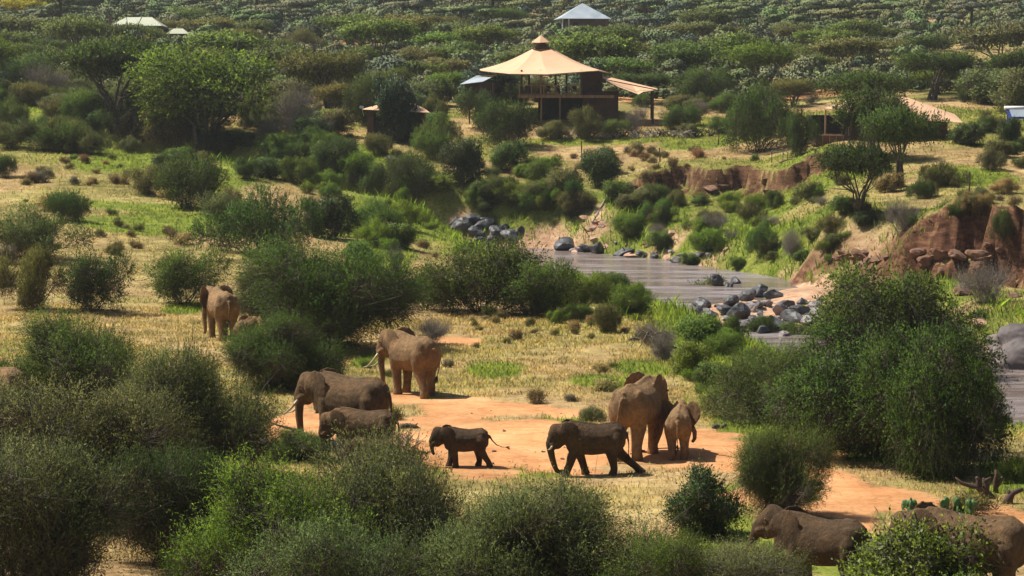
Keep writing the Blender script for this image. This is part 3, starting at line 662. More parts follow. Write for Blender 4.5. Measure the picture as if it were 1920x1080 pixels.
# thickets filled in with individual bushes: (x0, y0, x1, y1) photo box, count, width range, colours
rz_ = np.random.default_rng(55)
ZONES = [((430, 250, 680, 345), 24, (45, 85), 'mg bg dg mg yg', 'in the thicket below the leafless grey tree'), ((560, 345, 850, 425), 15, (30, 70), 'yg bg bg yg mg', 'on the green flat above the large mounded bush'),
 ((650, 430, 880, 500), 8, (40, 80), 'mg yg bg ol', 'on the grass left of the large mounded bush'), ((880, 320, 1160, 425), 26, (35, 75), 'mg dg ol bg yg', 'on the far bank above the black rock pile'),
 ((1160, 370, 1560, 480), 40, (24, 60), 'mg yg ol bg gr ol', 'on the grassy bank below the eroded edge'), ((0, 205, 270, 292), 20, (45, 95), 'mg dg ol gg', 'under the big dark acacia on the left'),
 ((1560, 330, 1920, 425), 22, (26, 60), 'ol mg gg tn dg', 'on top of the red cliff'), ((1290, 640, 1560, 735), 14, (40, 90), 'yg mg bg mg', 'on the near bank below the river rocks'),
 ((1240, 205, 1480, 262), 12, (30, 62), 'mg dg ol', 'between the awning and the dense bush'), ((780, 235, 900, 285), 8, (45, 75), 'mg dg', 'between the canvas hut and the pavilion'), ((655, 275, 800, 300), 6, (45, 70), 'mg dg bg', 'in front of the canvas hut'),
 ((1820, 235, 1925, 320), 9, (35, 60), 'dg mg ol', 'below the solar water heater'), ((270, 300, 440, 330), 6, (50, 80), 'dg mg ol', 'under the bright green tree'), ((860, 592, 1240, 652), 26, (18, 33), 'br tn ol br', 'in the dry grass below the large mounded bush'), ((40, 295, 240, 350), 18, (20, 33), 'br tn ol gr', 'on the left dry meadow'), ((170, 425, 330, 480), 12, (20, 33), 'br ol br', 'on the dry strip above the round thorn bush'),
 ((930, 285, 1300, 330), 26, (14, 30), 'br tn ol br', 'on the dry meadow under the pavilion'), ((1440, 440, 1590, 530), 16, (20, 46), 'mg ol yg gr', 'on the slope left of the red cliff'), ((1000, 540, 1200, 610), 9, (40, 70), 'yg bg mg', 'on the near bank right of the large mounded bush')]
for (bx, cnt, wr, cs, lab) in ZONES:
    for _ in range(cnt):
        px = bx[0] + (bx[2] - bx[0]) * rz_.random(); py = bx[1] + (bx[3] - bx[1]) * rz_.random(); wpx = wr[0] + (wr[1] - wr[0]) * rz_.random()
        X, Y, Z = hit(px, py)
        if river_d(np.array([X]), np.array([Y]))[0] < 1.5 or 838 < px < 990 and 405 < py < 470 or 1100 < px < 1150 and 350 < py < 440: continue
        c = str(rz_.choice(cs.split())); key = 'G' if c == 'gr' else str(rz_.choice(['Bm', 'Bm', 'Lm'])) ; s = S(Y); hpx = wpx * (.5 + .3 * rz_.random())
        if wpx < 34: key = 'D'
        if blocked(X, Y, wpx * s, hpx * s): continue
        PLACED.append((X, Y, wpx * s / 2)); plant(key, X, Y, wpx * s, hpx * s, c, f'{WORD[c]} bush {lab}', 'bush', 'thicket bushes of the river valley', z=Z)
# savanna beyond: individuals first (nearest), then one mass
cand = []
tries = 0; cell = {}
rs = np.random.default_rng(77)
def ok_space(X, Y, rad):
    k = (int(X // 8), int(Y // 8))
    for a in (-1, 0, 1):
        for b in (-1, 0, 1):
            for (x, y, r2) in cell.get((k[0] + a, k[1] + b), []):
                if (x - X) ** 2 + (y - Y) ** 2 < (r2 + rad) ** 2 * .5: return False
    return True
for (x, y, r_) in PLACED: cell.setdefault((int(x // 8), int(y // 8)), []).append((x, y, r_))
NC = 42000; _Y = 236 + (740 - 236) * rs.random(NC) ** 1.15; _X = (rs.random(NC) - .5) * (_Y * .56 + 14)
_n = fbm(_X, _Y, 40, 3); _rv = river_d(_X, _Y)
for q_ in range(NC):
    Y = float(_Y[q_]); X = float(_X[q_])
    tree = rs.random() < .3
    wid = (5.5 + 6.0 * rs.random()) if tree else (1.8 + 6.0 * rs.random() ** 1.4); hei = wid * (.5 + .22 * rs.random()) if tree else wid * (.5 + .35 * rs.random())
    if _n[q_] < .37 + .05 * rs.random() or _rv[q_] < 3: continue
    px = px_of(X, Y)
    if Y < 262 and (px > 830 and px < 1900 or px < 420 and Y < 240): continue
    if not ok_space(X, Y, wid / 2): continue
    if blocked(X, Y, wid, hei): continue
    cell.setdefault((int(X // 8), int(Y // 8)), []).append((X, Y, wid / 2)); cand.append((Y, X, wid, hei, tree))
cand.sort()
nb = nt_ = 0; rest = []
LIM_B = 130; LIM_T = 100
for (Y, X, wid, hei, tree) in cand:
    px = px_of(X, Y); vis = -60 < px < 1980 and Y < 700
    if vis and ((tree and nt_ < LIM_T) or (not tree and nb < LIM_B)):
        c = str(rs.choice(['dg', 'ol', 'mg', 'gg', 'bg', 'dg', 'ol', 'mg', 'gg', 'ol']))
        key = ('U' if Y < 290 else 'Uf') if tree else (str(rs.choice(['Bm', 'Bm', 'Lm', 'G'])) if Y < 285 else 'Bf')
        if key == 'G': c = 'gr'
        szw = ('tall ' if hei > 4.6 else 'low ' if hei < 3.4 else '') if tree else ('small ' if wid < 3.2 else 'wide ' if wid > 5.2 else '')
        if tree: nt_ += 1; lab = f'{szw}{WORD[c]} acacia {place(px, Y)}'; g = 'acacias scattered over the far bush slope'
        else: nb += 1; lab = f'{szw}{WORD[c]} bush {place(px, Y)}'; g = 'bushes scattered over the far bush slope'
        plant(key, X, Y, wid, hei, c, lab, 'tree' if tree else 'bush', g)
    else: rest.append((X, Y, wid, hei, tree))
# distant scrub as one mass
def mass(items):
    VV = []; CC = []; NV = []
    cols_ = [COL[c] for c in ('dg', 'ol', 'mg', 'gg', 'bl', 'mg', 'gg', 'ol')]
    gzs = gfast([i_[0] for i_ in items], [i_[1] for i_ in items])
    for (X, Y, wid, hei, tree), z in zip(items, gzs):
        if abs(X) > Y * .26 + 6: n = 60; big = 2.0
        else: n = int(900 * min(1.2, (400 / Y) ** 1.6) * (wid / 4.5) ** 1.5 + 40); big = 1.0
        wid = wid * (1.0 + .5 * rs.random() ** 2); hei = hei * (.75 + .45 * rs.random())
        d = unit(rs.normal(size=(n, 3))); d[:, 2] = np.abs(d[:, 2]) * .9 - .1 * rs.random(n)
        lob = rs.normal(size=(7, 3)) * np.array([.3, .3, .16]); pk = rs.integers(7, size=n)
        P = lob[pk] + d * (.26 + .14 * rs.random((n, 1))) * (1 - .4 * (pk[:, None] / 7))
        P[:, :2] *= .9
        if tree: P[:, 2] = .80 + P[:, 2] * .38
        else: P[:, 2] = .42 + P[:, 2] * 1.05
        P[:, 2] = np.clip(P[:, 2], .02, 1.1)
        P = P * np.array([wid * .8, wid * .8, hei]) + np.array([X, Y, z])
        l = (.13 + .13 * rs.random((n, 1))) * (Y / 400) ** .6 * big; dn = unit(d + rs.normal(size=(n, 3)) * .35); u_ = unit(np.cross(dn, rs.normal(size=(n, 3)))); v_ = np.cross(dn, u_)
        VV.append(np.stack([P - u_ * l, P + v_ * l * .7, P + u_ * l, P - v_ * l * .7], 1).reshape(-1, 3)); NV.append(unit(d + np.array([0, 0, .2]) + rs.normal(size=(n, 3)) * .14).repeat(4, 0))
        c = (np.array(cols_[rs.integers(len(cols_))]) * .75 + np.array((.17, .175, .11)) * .38) * (1 + rs.normal(size=3) * .06); CC.append(np.tile(np.append(c, 1), (n * 4, 1)))  # tint paled toward grey-green, painting haze over the distant scrub
        if tree:
            tz = np.array([[X - .15, Y, z - .2], [X + .15, Y, z - .2], [X + .3, Y, z + hei * .75], [X - .3, Y, z + hei * .75]]); VV.append(tz); CC.append(np.tile((.08, .06, .045, 1), (4, 1))); NV.append(np.tile((-.7, -.7, .2), (4, 1)))
    V = np.concatenate(VV); me = mesh_np('distant_scrub', V, np.arange(len(V)).reshape(-1, 4)); set_n(me, np.concatenate(NV)); print('mass quads', len(V) // 4)
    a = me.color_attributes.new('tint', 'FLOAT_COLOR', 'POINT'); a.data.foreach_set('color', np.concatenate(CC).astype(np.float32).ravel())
    m, n_, b_ = newmat('scrub_leaves'); at_ = n_.nodes.new('ShaderNodeAttribute'); at_.attribute_name = 'tint'; ge = n_.nodes.new('ShaderNodeNewGeometry')
    n_.links.new(mix(n_, at_.outputs['Color'], ramp(n_, ge.outputs['Random Per Island'], [(0, (1.05, 1.05, 1.05)), (1, (1.25, 1.25, 1.2))]), 1.0, 'MULTIPLY'), b_.inputs['Base Color'])
    an = n_.nodes.new('ShaderNodeAttribute'); an.attribute_name = 'leaf_normal'; n_.links.new(an.outputs['Vector'], b_.inputs['Normal'])
    b_.inputs['Roughness'].default_value = .8; b_.inputs['Specular IOR Level'].default_value = .2
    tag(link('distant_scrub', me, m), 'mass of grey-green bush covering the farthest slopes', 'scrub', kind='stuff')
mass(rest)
print('plants', len(HP), nb, nt_, 'rest', len(rest))

# small individual tufts on the open ground
TUFT = []
rt = np.random.default_rng(31)
for _ in range(4000):
    if len(TUFT) >= 150: break
    Y = 62 + 185 * rt.random() ** .8; X = (rt.random() - .5) * .46 * Y
    xa = np.array([X]); ya = np.array([Y]); d_, g_ = masks(xa, ya)
    if d_[0] > .4 or river_d(xa, ya)[0] < 2: continue
    if any((x - X) ** 2 + (y - Y) ** 2 < (r_ * .8) ** 2 for x, y, r_ in PLACED): continue
    px = px_of(X, Y); s = S(Y)
    if blocked(X, Y, .8, .6): continue
    c = str(rt.choice(['yg', 'bg', 'mg', 'ol'])) if g_[0] > .4 else str(rt.choice(['tn', 'br', 'ol', 'gr']))
    wid = .5 + (.9 if Y < 130 else 1.6) * rt.random() ** 1.5
    where = 'near the elephants' if Y < 100 else 'below the river bank' if Y < 150 else 'in the middle distance' if Y < 200 else 'below the camp'
    plant('D', X, Y, wid, wid * (.45 + .3 * rt.random()), c, f'{WORD[c]} low tuft on the ground {where}, {region(px, Y)} of the view', 'shrub', 'low tufts dotted over the open ground'); TUFT.append(1)
# hide prototypes: remove them
for L_ in PR.values():
    for p in L_:
        for ch in _src.get(p.name, [x for x in bpy.data.objects if x.parent == p]): bpy.data.objects.remove(ch)
        bpy.data.objects.remove(p)

# ------------------------------------------------------------------ grass
def grass(name, n, y0, y1, hgt, wd, sel, tint, label, seed, power=1.0):
    r = np.random.default_rng(seed)
    Y = np.sqrt(y0 ** 2 + (y1 ** 2 - y0 ** 2) * r.random(n)); X = (r.random(n) - .5) * (.47 * Y + 4)
    d, g = masks(X, Y); rdv = river_d(X, Y); cl = fbm(X, Y, 1.3, 3)
    keep = sel(d, g, rdv, cl, r.random(n), X, Y); X = X[keep]; Y = Y[keep]; n = len(X); Z = gfast(X, Y)
    h = hgt * (.45 + .9 * r.random(n)) * (Y / y0) ** .35; a = r.random(n) * math.pi; w_ = wd * (.6 + .8 * r.random(n)) * (Y / y0) ** .8
    ln = r.normal(size=(n, 2)) * .35
    b = np.stack([X, Y, Z - .03], 1); s = np.stack([np.cos(a) * w_, np.sin(a) * w_, np.zeros(n)], 1) * .5
    t = b + np.stack([ln[:, 0] * h, ln[:, 1] * h, h], 1)
    mmid = b + np.stack([ln[:, 0] * h * .35, ln[:, 1] * h * .35, h * .55], 1)
    V = np.stack([b - s, b + s, mmid + s * .8, t, mmid - s * .8], 1).reshape(-1, 3); k = np.arange(n)[:, None] * 5
    me = mesh_np(name, V, k + np.arange(5)[None]); set_n(me, unit(np.array([0, 0, 1.0]) + r.normal(size=(n, 3)) * .22).repeat(5, 0))
    o = link(name, me, M['grass']); o.color = (*tint, 1); tag(o, label, 'grass', kind='stuff'); return o
grass('dry_grass', 360000, 56, 125, .12, .016, lambda d, g, rd, c, u, X, Y: (d < .35 + .2 * u) & (g < .3 + .5 * u) & (rd > 1) & (c > .3 + .3 * u), (.55, .41, .19), 'straw-coloured dry grass between the elephants and the river', 1)
grass('dry_grass', 260000, 125, 262, .13, .034, lambda d, g, rd, c, u, X, Y: (d < .4) & (g < .3 + .5 * u) & (rd > 1.5) & (c > .32 + .3 * u), (.54, .39, .19), 'dry tan grass of the far meadows and banks', 2)
grass('green_grass', 220000, 56, 130, .18, .017, lambda d, g, rd, c, u, X, Y: (d < .4) & (g > .25 + .5 * u) & (rd > .3), (.24, .31, .05), 'short green grass in patches near the track and river', 3)
grass('green_grass', 260000, 130, 262, .19, .04, lambda d, g, rd, c, u, X, Y: (d < .4) & (g > .25 + .5 * u) & (rd > .3) & (c > .25 + .25 * u), (.24, .31, .045), 'green grass and herbs on the river banks and the camp lawn', 4)
grass('reeds', 90000, 95, 215, .6, .035, lambda d, g, rd, c, u, X, Y: (rd > .3) & (rd < 5 + 3 * u) & (g > .4) & (c > .42 + .2 * u), (.19, .30, .035), 'tall rank green reeds fringing the river', 5)

# ------------------------------------------------------------------ elephants
def ear_plate(mb, root, side, flare, sz, droop=0.0, th=.016):
    """African ear: wide top, long lower lobe. root = upper attachment, flare 0 (flat on neck) .. 1 (spread)"""
    out = [(0, .12), (.05, .19), (.13, .215), (.22, .19), (.29, .12), (.315, .02), (.29, -.08), (.24, -.17), (.17, -.26), (.11, -.30), (.06, -.25), (.03, -.16), (0, -.10)]
    ang = R(14 + 66 * flare)
    u = Vector((-math.cos(ang), side * math.sin(ang), 0)); nrm = Vector((math.sin(ang), side * math.cos(ang), 0)) * side * side
    nrm = Vector((math.sin(ang), side * math.cos(ang), 0)); v = Vector((0, side * .12 * flare, 1)).normalized()
    def P(a, b, k):
        rr_ = a / .315; bend = -.05 * rr_ * rr_ + .02 * math.sin(b * 14 + a * 9) * rr_
        return root + (u * a + v * (b - droop * a)) * sz + nrm * (bend * sz + k)
    V = []; F = []; N = len(out); c = (.13, -.02); lv = [1, .66, .33]
    for k in (th, -th):
        for l_ in lv:
            for (a, b) in out: V.append(P(c[0] + (a - c[0]) * l_, c[1] + (b - c[1]) * l_, k * (.45 if l_ == 1 else 1)))
        V.append(P(c[0], c[1], k))
    B = N * 3 + 1
    for s_, o in ((1, 0), (-1, B)):
        for l_ in range(2):
            for i in range(N):
                j = (i + 1) % N; f = (o + l_ * N + i, o + l_ * N + j, o + (l_ + 1) * N + j, o + (l_ + 1) * N + i); F.append(f if s_ > 0 else f[::-1])
        for i in range(N):
            j = (i + 1) % N; f = (o + 2 * N + i, o + 2 * N + j, o + 3 * N); F.append(f if s_ > 0 else f[::-1])
    for i in range(N):
        j = (i + 1) % N; F.append((j, i, B + i, B + j))
    mb.add(V, F)
def elephant(name, loc, heading, H, label, legs=(0, 0, 0, 0), head=(0, 0, 0), trunk=None, tail=None, flare=.3, flare2=None, baby=0.0, tusk=.3, col=(.20, .135, .095), voxel=None, cat='elephant', fat=1.0):
    """unit height 1 at the shoulder, facing +X. legs: swing of front-left, front-right, hind-left, hind-right (degrees, + forward).
    head = (yaw deg, pitch deg, lift)"""
    mb = MB()
    # trunk of the body: rings of a shaped barrel
    R_ = [(-.585, .69, .11, .08), (-.56, .695, .17, .135), (-.51, .705, .225, .185), (-.42, .70, .262, .222), (-.30, .685, .268, .248), (-.14, .665, .272, .262), (.02, .66, .282, .262),
          (.16, .675, .288, .248), (.28, .70, .285, .225), (.38, .73, .258, .195), (.46, .77, .225, .165), (.54, .80, .195, .145)]
    V = []; F = []; n = 20
    for (x, z, hh, hw) in R_:
        for k in range(n):
            a = 2 * math.pi * k / n; c, s = math.cos(a), math.sin(a)
            y = hw * fat * c * (1 - .16 * max(0, s) ** 2) * (1.0 + .04 * (s < 0)); zz = z + hh * (s if s > 0 else s * 1.0)
            V.append((x, y, zz))
    for i in range(len(R_) - 1):
        for k in range(n):
            k2 = (k + 1) % n; F.append((i * n + k, i * n + k2, (i + 1) * n + k2, (i + 1) * n + k))
    F = [f[::-1] for f in F]
    F.append(tuple(range(n))); F.append(tuple((len(R_) - 1) * n + k for k in range(n))[::-1])
    mb.add(V, F)
    # spine ridge, hips, shoulder blades
    mb.tube([(-.56, 0, .86), (-.42, 0, .955), (-.28, 0, .945), (-.10, 0, .925), (.10, 0, .945), (.27, 0, .975), (.42, 0, .975)], [.03, .035, .032, .03, .035, .04, .05], 8)
    for s in (-1, 1):
        mb.ball((-.40, s * .15, .80), (.13, .06, .11), 10, 7); mb.ball((.27, s * .155, .72), (.12, .06, .18), 10, 7)
    # legs
    lt = 1 + .12 * baby
    for i, (x0, s, fr) in enumerate(((.27, 1, 1), (.27, -1, 1), (-.40, 1, 0), (-.40, -1, 0))):
        a = R(legs[i]); q = .135 if fr else .13
        if fr: pts = [(0, .80, .04), (0, .75, .085), (0, .66, .115), (.0, .52, .108), (.012, .38, .088), (-.004, .24, .072), (.0, .10, .068), (.008, .045, .08), (.008, .0, .084)]
        else: pts = [(0, .84, .04), (0, .80, .10), (.0, .70, .145), (.02, .56, .14), (.052, .40, .102), (.0, .25, .073), (-.03, .14, .066), (-.012, .05, .078), (-.01, .0, .08)]
        pv = .62; P = []; rr_ = []
        for (dx, z, r_) in pts:
            d = pv - z; bend = 1.0 if z > .36 else (1.0 + (.35 if legs[i] < 0 else -.1) * min(1, (.36 - z) / .36))
            X = x0 + dx + math.tan(a) * d * bend * .92; Z = z + (.02 * abs(math.tan(a)) * d if legs[i] < 0 else 0)
            P.append((X, s * (q - .012 * (1 - z)) * fat, Z)); rr_.append(r_ * lt * .97)
        mb.tube(P, rr_, 14)
    # head
    yaw, pit, lift = head; hs = 1 + .14 * baby
    neck = Vector((.50, 0, .82)); rot = Matrix.Rotation(R(yaw), 3, 'Z') @ Matrix.Rotation(R(-pit), 3, 'Y')
    def Hd(x, y, z): return neck + Vector((0, 0, lift)) + rot @ (Vector((x - .50, y, z - .82)) * hs)
    mb.tube([(.40, 0, .78), tuple(neck.lerp(Hd(.56, 0, .82), .5)), tuple(Hd(.62, 0, .83))], [.20, .185, .165], 14)
    for (c, r_) in (((.63, 0, .86), (.155, .135, .15)), ((.66, 0, .93), (.10, .10, .085)), ((.72, 0, .80), (.09, .10, .14)), ((.62, 0, .72), (.13, .115, .12)), ((.76, 0, .72), (.085, .078, .10)), ((.68, 0, .62), (.085, .05, .055))):
        mb.ball(Hd(*c), tuple(k * hs for k in r_), 14, 9, rot)
    for s in (-1, 1):
        mb.ball(Hd(.66, s * .105, .82), tuple(k * hs for k in (.05, .03, .06)), 8, 6, rot)
        mb.tube([Hd(.70, s * .065, .70), Hd(.79, s * .085, .645)], [.045 * hs, .033 * hs], 8)
    if trunk is None: trunk = [(.80, .0, .60), (.825, 0, .45), (.82, 0, .28), (.80, 0, .12), (.83, 0, .04)]
    T = [Hd(.75, 0, .76), Hd(.80, 0, .68)] + [Vector((neck.x, 0, 0)) + Matrix.Rotation(R(yaw), 3, 'Z') @ Vector(((p[0] - .50) * hs, p[1], p[2])) if False else Hd(p[0], p[1], .82 + (p[2] - .82) / hs) for p in trunk]
    m_ = len(T); mb.tube(T, [(.088 - .057 * (i / (m_ - 1)) ** .75) * hs for i in range(m_)], 12)
    fl = (flare, flare if flare2 is None else flare2)
    for s, f_ in ((1, fl[0]), (-1, fl[1])):
        sub = MB(); ear_plate(sub, Vector((.575, s * .11, .805)), s, f_, 1.14 - .10 * baby)
        mb.add([Hd(*p) for p in sub.v], sub.f if s > 0 else [f[::-1] for f in sub.f])
    if tail is None: tail = [(-.60, 0, .80), (-.645, 0, .70), (-.655, 0, .56), (-.645, 0, .42), (-.64, 0, .34)]
    mb.tube(tail, [.034] + [.022 - .010 * i / len(tail) for i in range(1, len(tail))], 8)
    # grow one continuous skin
    me0 = mb.mesh('tmp'); me0.transform(Matrix.Scale(H, 4)); tmp = bpy.data.objects.new('tmp', me0); C.objects.link(tmp)
    rm = tmp.modifiers.new('r', 'REMESH'); rm.mode = 'VOXEL'; rm.voxel_size = voxel or .0155 * H; rm.use_smooth_shade = True
    sm = tmp.modifiers.new('s', 'SMOOTH'); sm.factor = .5; sm.iterations = 5
    dg = bpy.context.evaluated_depsgraph_get(); dg.update()
    me = bpy.data.meshes.new_from_object(tmp.evaluated_get(dg)); me.name = 'body'
    bpy.data.objects.remove(tmp); me.materials.clear()
    me.polygons.foreach_set('use_smooth', np.ones(len(me.polygons), bool))
    root = empty(name, loc, R(heading)); tag(root, label, cat, 'elephants of the herd')
    b = link('body', me, M['skin'], root); b.color = (col[0] * 1.04, col[1] * .98, col[2] * .86, 1)
    for s in (-1, 1):
        if tusk > 0:
            a0 = Hd(.75, s * .085, .67) * H; L = tusk
            P = [a0, Hd(.75 + L * .38, s * (.095 + .02), .67 - L * .42) * H, Hd(.75 + L * .72, s * (.11), .67 - L * .66) * H, Hd(.75 + L * 1.02, s * .09, .67 - L * .70) * H]
            t = MB().tube(P, [.021 * H, .018 * H, .013 * H, .005 * H], 8).build('tusk', M['ivory'], root, True)
        MB().ball(Hd(.70, s * .128 , .825) * H, .012 * H, 8, 6).build('eye', M['eye'], root, True)
    e = Vector(tail[-1]) * H; d = (Vector(tail[-1]) - Vector(tail[-2])).normalized()
    tf = MB(); r2 = random.Random(5)
    for k in range(14):
        dd = (d + Vector([r2.gauss(0, .22) for _ in range(3)])).normalized(); tf.tube([e, e + dd * .06 * H, e + dd * .06 * H + (dd + Vector((0, 0, -.3))) * .06 * H], [.008 * H, .006 * H, .002 * H], 4)
    tf.build('tail_tuft', M['dark'], root)
    return root
def ele_px(px, py, heading, H, label, **k):
    X, Y, Z = hit(px, py); print('ele', label[:30], round(X, 1), round(Y, 1), round(Z, 2))
    kx = k.pop('dx', 0); return elephant('elephant', (X + kx, Y, Z - .02), heading, H, label, **k)
LT = (.26, .175, .10); DK = (.14, .092, .053); MD = (.22, .148, .084)
if not globals().get('NOELE'):
    ele_px(416, 636, 112, 2.45, 'big pale brown elephant seen from behind in the left thicket, left ear spread', legs=(2, -2, -3, 3), head=(26, 0, 0), flare=.95, flare2=.35, tusk=0, col=LT,
           tail=[(-.60, 0, .80), (-.635, .01, .68), (-.64, .02, .54), (-.635, .03, .42)])
    ele_px(462, 655, 75, 1.45, 'calf almost hidden behind the thorn tree beside the rearmost elephant', flare=.7, baby=1, tusk=0, col=LT, head=(-10, -10, .0))
    ele_px(773, 741, 127, 2.45, 'tall elephant with a long curved tusk, walking away to the left on the dry grass', legs=(-4, 8, -8, 9), head=(22, -6, .01), flare=.32, tusk=.34, col=MD, trunk=[(.79, 0, .58), (.80, 0, .44), (.79, 0, .30), (.80, 0, .16), (.83, 0, .05)],
           tail=[(-.60, 0, .80), (-.66, -.03, .73), (-.68, -.05, .60), (-.665, -.05, .46), (-.64, -.04, .38)])
    ele_px(656, 842, 150, 2.5, 'large tusked elephant facing left behind the dead twigs, nearest of the left group', legs=(4, -5, -6, 6), head=(8, -4, -.01), flare=.3, tusk=.30, col=DK, trunk=[(.80, 0, .58), (.815, 0, .42), (.81, 0, .26), (.80, 0, .12), (.80, 0, .04)])
    ele_px(682, 868, 172, 1.75, 'young elephant half buried in grey twigs under the large tusked elephant', legs=(6, -6, -8, 4), head=(0, -16, -.06), flare=.35, tusk=0, baby=.5, col=DK)
    ele_px(700, 885, 176, 1.08, 'smallest calf back showing above the bush below the young elephant', baby=1, tusk=0, col=MD, head=(0, -14, -.05))
    ele_px(872, 877, 180, 1.27, 'small dark calf walking left on the orange track, tail held out', legs=(-4, 14, -16, 10), head=(4, -4, -.01), flare=.28, tusk=0, baby=1, col=(.088, .058, .035), trunk=[(.79, 0, .62), (.80, 0, .52), (.79, 0, .42), (.76, 0, .34)],
           tail=[(-.59, 0, .80), (-.68, 0, .66), (-.78, .0, .56), (-.90, 0, .51), (-1.0, 0, .50)])
    ele_px(1112, 893, 183, 1.70, 'young dark elephant striding left across the track, trunk curled under', legs=(26, -12, 8, -34), head=(-2, -10, -.035), flare=.28, tusk=.10, baby=.35, col=(.088, .058, .035), trunk=[(.805, 0, .56), (.80, 0, .42), (.785, 0, .28), (.76, 0, .17), (.70, 0, .13), (.65, 0, .17)],
           tail=[(-.60, 0, .80), (-.63, 0, .68), (-.65, 0, .52), (-.64, 0, .40)])
    ele_px(1196, 856, 68, 2.5, 'largest elephant by the track, seen from behind with its head turned right', legs=(3, -3, -5, 5), head=(-20, -8, -.01), flare=.28, tusk=0, col=LT, trunk=[(.79, 0, .58), (.79, 0, .42), (.76, 0, .26), (.71, 0, .13), (.64, 0, .08), (.58, 0, .12)],
           tail=[(-.60, 0, .82), (-.635, .03, .70), (-.65, .05, .55), (-.65, .08, .42), (-.65, .12, .30)])
    ele_px(1272, 858, 84, 1.63, 'pale calf facing away with both ears spread, right of the largest elephant', legs=(2, -2, -3, 4), head=(-8, 6, .02), flare=1.0, flare2=.85, baby=.7, tusk=0, col=(.28, .19, .11),
           trunk=[(.79, -.06, .62), (.76, -.16, .5), (.70, -.24, .36), (.64, -.25, .24), (.66, -.20, .16)])
    ele_px(1540, 1122, 150, 1.93, 'dark elephant in the foreground raising its forehead, behind grey brush', legs=(3, -3, -4, 5), head=(10, 14, .03), flare=.3, tusk=0, col=(.11, .073, .044), voxel=.03)
    ele_px(1815, 1148, 156, 2.28, 'big smooth-backed elephant in the bottom right corner, tail hanging', legs=(3, -4, -3, 3), head=(4, -12, -.02), flare=.3, flare2=.6, tusk=0, col=(.16, .108, .066), voxel=.035)
    ele_px(-18, 805, 165, 2.25, 'elephant cut by the left edge, only its rump in view', tusk=0, col=LT)

# ------------------------------------------------------------------ rocks
from mathutils import noise as mnoise
def rock_mesh(seed, ang=.35, smooth=False, sub=3):
    import bmesh
    r = random.Random(seed); bm = bmesh.new(); bmesh.ops.create_icosphere(bm, subdivisions=sub, radius=1)
    off = Vector((r.random() * 50,) * 3); planes = []
    for k in range(11):
        d = Vector([r.gauss(0, 1) for _ in range(3)]).normalized(); planes.append((d, .45 + .35 * r.random()))
    for v in bm.verts:
        p = v.co.copy()
        for d, q in planes:
            t = p.dot(d)
            if t > q: p -= d * (t - q) * .92
        if sub > 5: p *= 1 + .10 * mnoise.noise(p * 2.3 + off) + .05 * mnoise.noise(Vector((p.x * 4, p.y * 4, p.z * 9)) + off) + .02 * mnoise.noise(p * 22 + off)
        p *= 1 + ang * (mnoise.noise(p * 1.1 + off)) + ang * .35 * mnoise.noise(p * 3.1 + off)
        v.co = p
    mx = max(v.co.length for v in bm.verts); bmesh.ops.scale(bm, vec=(1.1 / mx, .9 / mx, .85 / mx), verts=bm.verts)
    me = bpy.data.meshes.new('rock'); bm.to_mesh(me); bm.free()
    if smooth: me.polygons.foreach_set('use_smooth', np.ones(len(me.polygons), bool))
    return me
M['rock_red'] = simple('red_earth_rock', (.09, .045, .03), (.27, .15, .095), 1.6, .95, .9, .1)
RM = {k: [rock_mesh(s * 7 + i, a, sm_) for s in range(5)] for i, (k, a, sm_) in enumerate((('dark', .3, False), ('grey', .3, False), ('pink', .3, False), ('red', .4, False)))}
rk = np.random.default_rng(12)
for k, L_ in RM.items():
    for me in L_: me.materials.append(M['rock_' + k])
def rock(px, py, wpx, hpx, kind, label, group, depth=1.0, sink=.25):
    X, Y, Z = hit(px, py); s = S(Y)
    o = bpy.data.objects.new('river_boulder', RM[kind][rk.integers(5)]); C.objects.link(o)
    w_, h_ = wpx * s, hpx * s
    if Z < WATER: Z = WATER
    o.scale = (w_ * .56, w_ * .56 * depth, h_ * .85); o.location = (X, Y + w_ * .2, Z + h_ * .38 * (1 - sink)); o.rotation_euler = (rk.normal() * .2, rk.normal() * .2, rk.random() * 6.28 if depth == 1 else 0)
    tag(o, label, 'rock', group); return o
g1 = 'black boulders of the pile above the river bend'
rng2 = np.random.default_rng(5)
for (x, y, w_, h_) in [(868, 440, 50, 30), (905, 436, 44, 28), (890, 447, 40, 22), (935, 449, 48, 26), (962, 451, 44, 24), (858, 425, 34, 20), (884, 420, 40, 20), (915, 424, 34, 18), (922, 455, 34, 18), (978, 444, 26, 20), (900, 456, 28, 14), (945, 436, 30, 16)]:
    rock(x, y, w_, h_, 'dark', 'black angular boulder in the pile above the river bend', g1)
for (x, y, w_, h_, k, lab) in [(1065, 470, 60, 26, 'dark', 'dark wedge-shaped boulder at the left end of the far waterline'), (1098, 478, 34, 18, 'dark', 'small dark boulder between two larger ones on the far waterline'), (1122, 478, 44, 28, 'dark', 'dark squared boulder at the middle of the far waterline'),
    (1168, 487, 40, 18, 'dark', 'low dark boulder right of the squared boulder'), (1205, 487, 32, 14, 'dark', 'flat dark stone near the pink slab in the water'), (1195, 490, 48, 8, 'pink', 'flat pale slab lying at the water surface'), (1226, 490, 26, 14, 'dark', 'small black stone at the end of the pale slab'),
    (1302, 492, 44, 22, 'grey', 'rounded grey boulder under the far shore bush'), (1270, 497, 30, 12, 'grey', 'small grey stone left of the rounded grey boulder')]:
    rock(x, y, w_, h_, k, lab, None)
for i in range(26):
    rock(1060 + 300 * rng2.random(), 440 + 52 * rng2.random(), 12 + 18 * rng2.random(), 6 + 8 * rng2.random(), str(rng2.choice(['pink', 'pink', 'grey'])), 'small loose stone on the far shore ledges', 'loose stones on the far shore ledges')
g2 = 'black and grey rocks of the bar across the narrows'
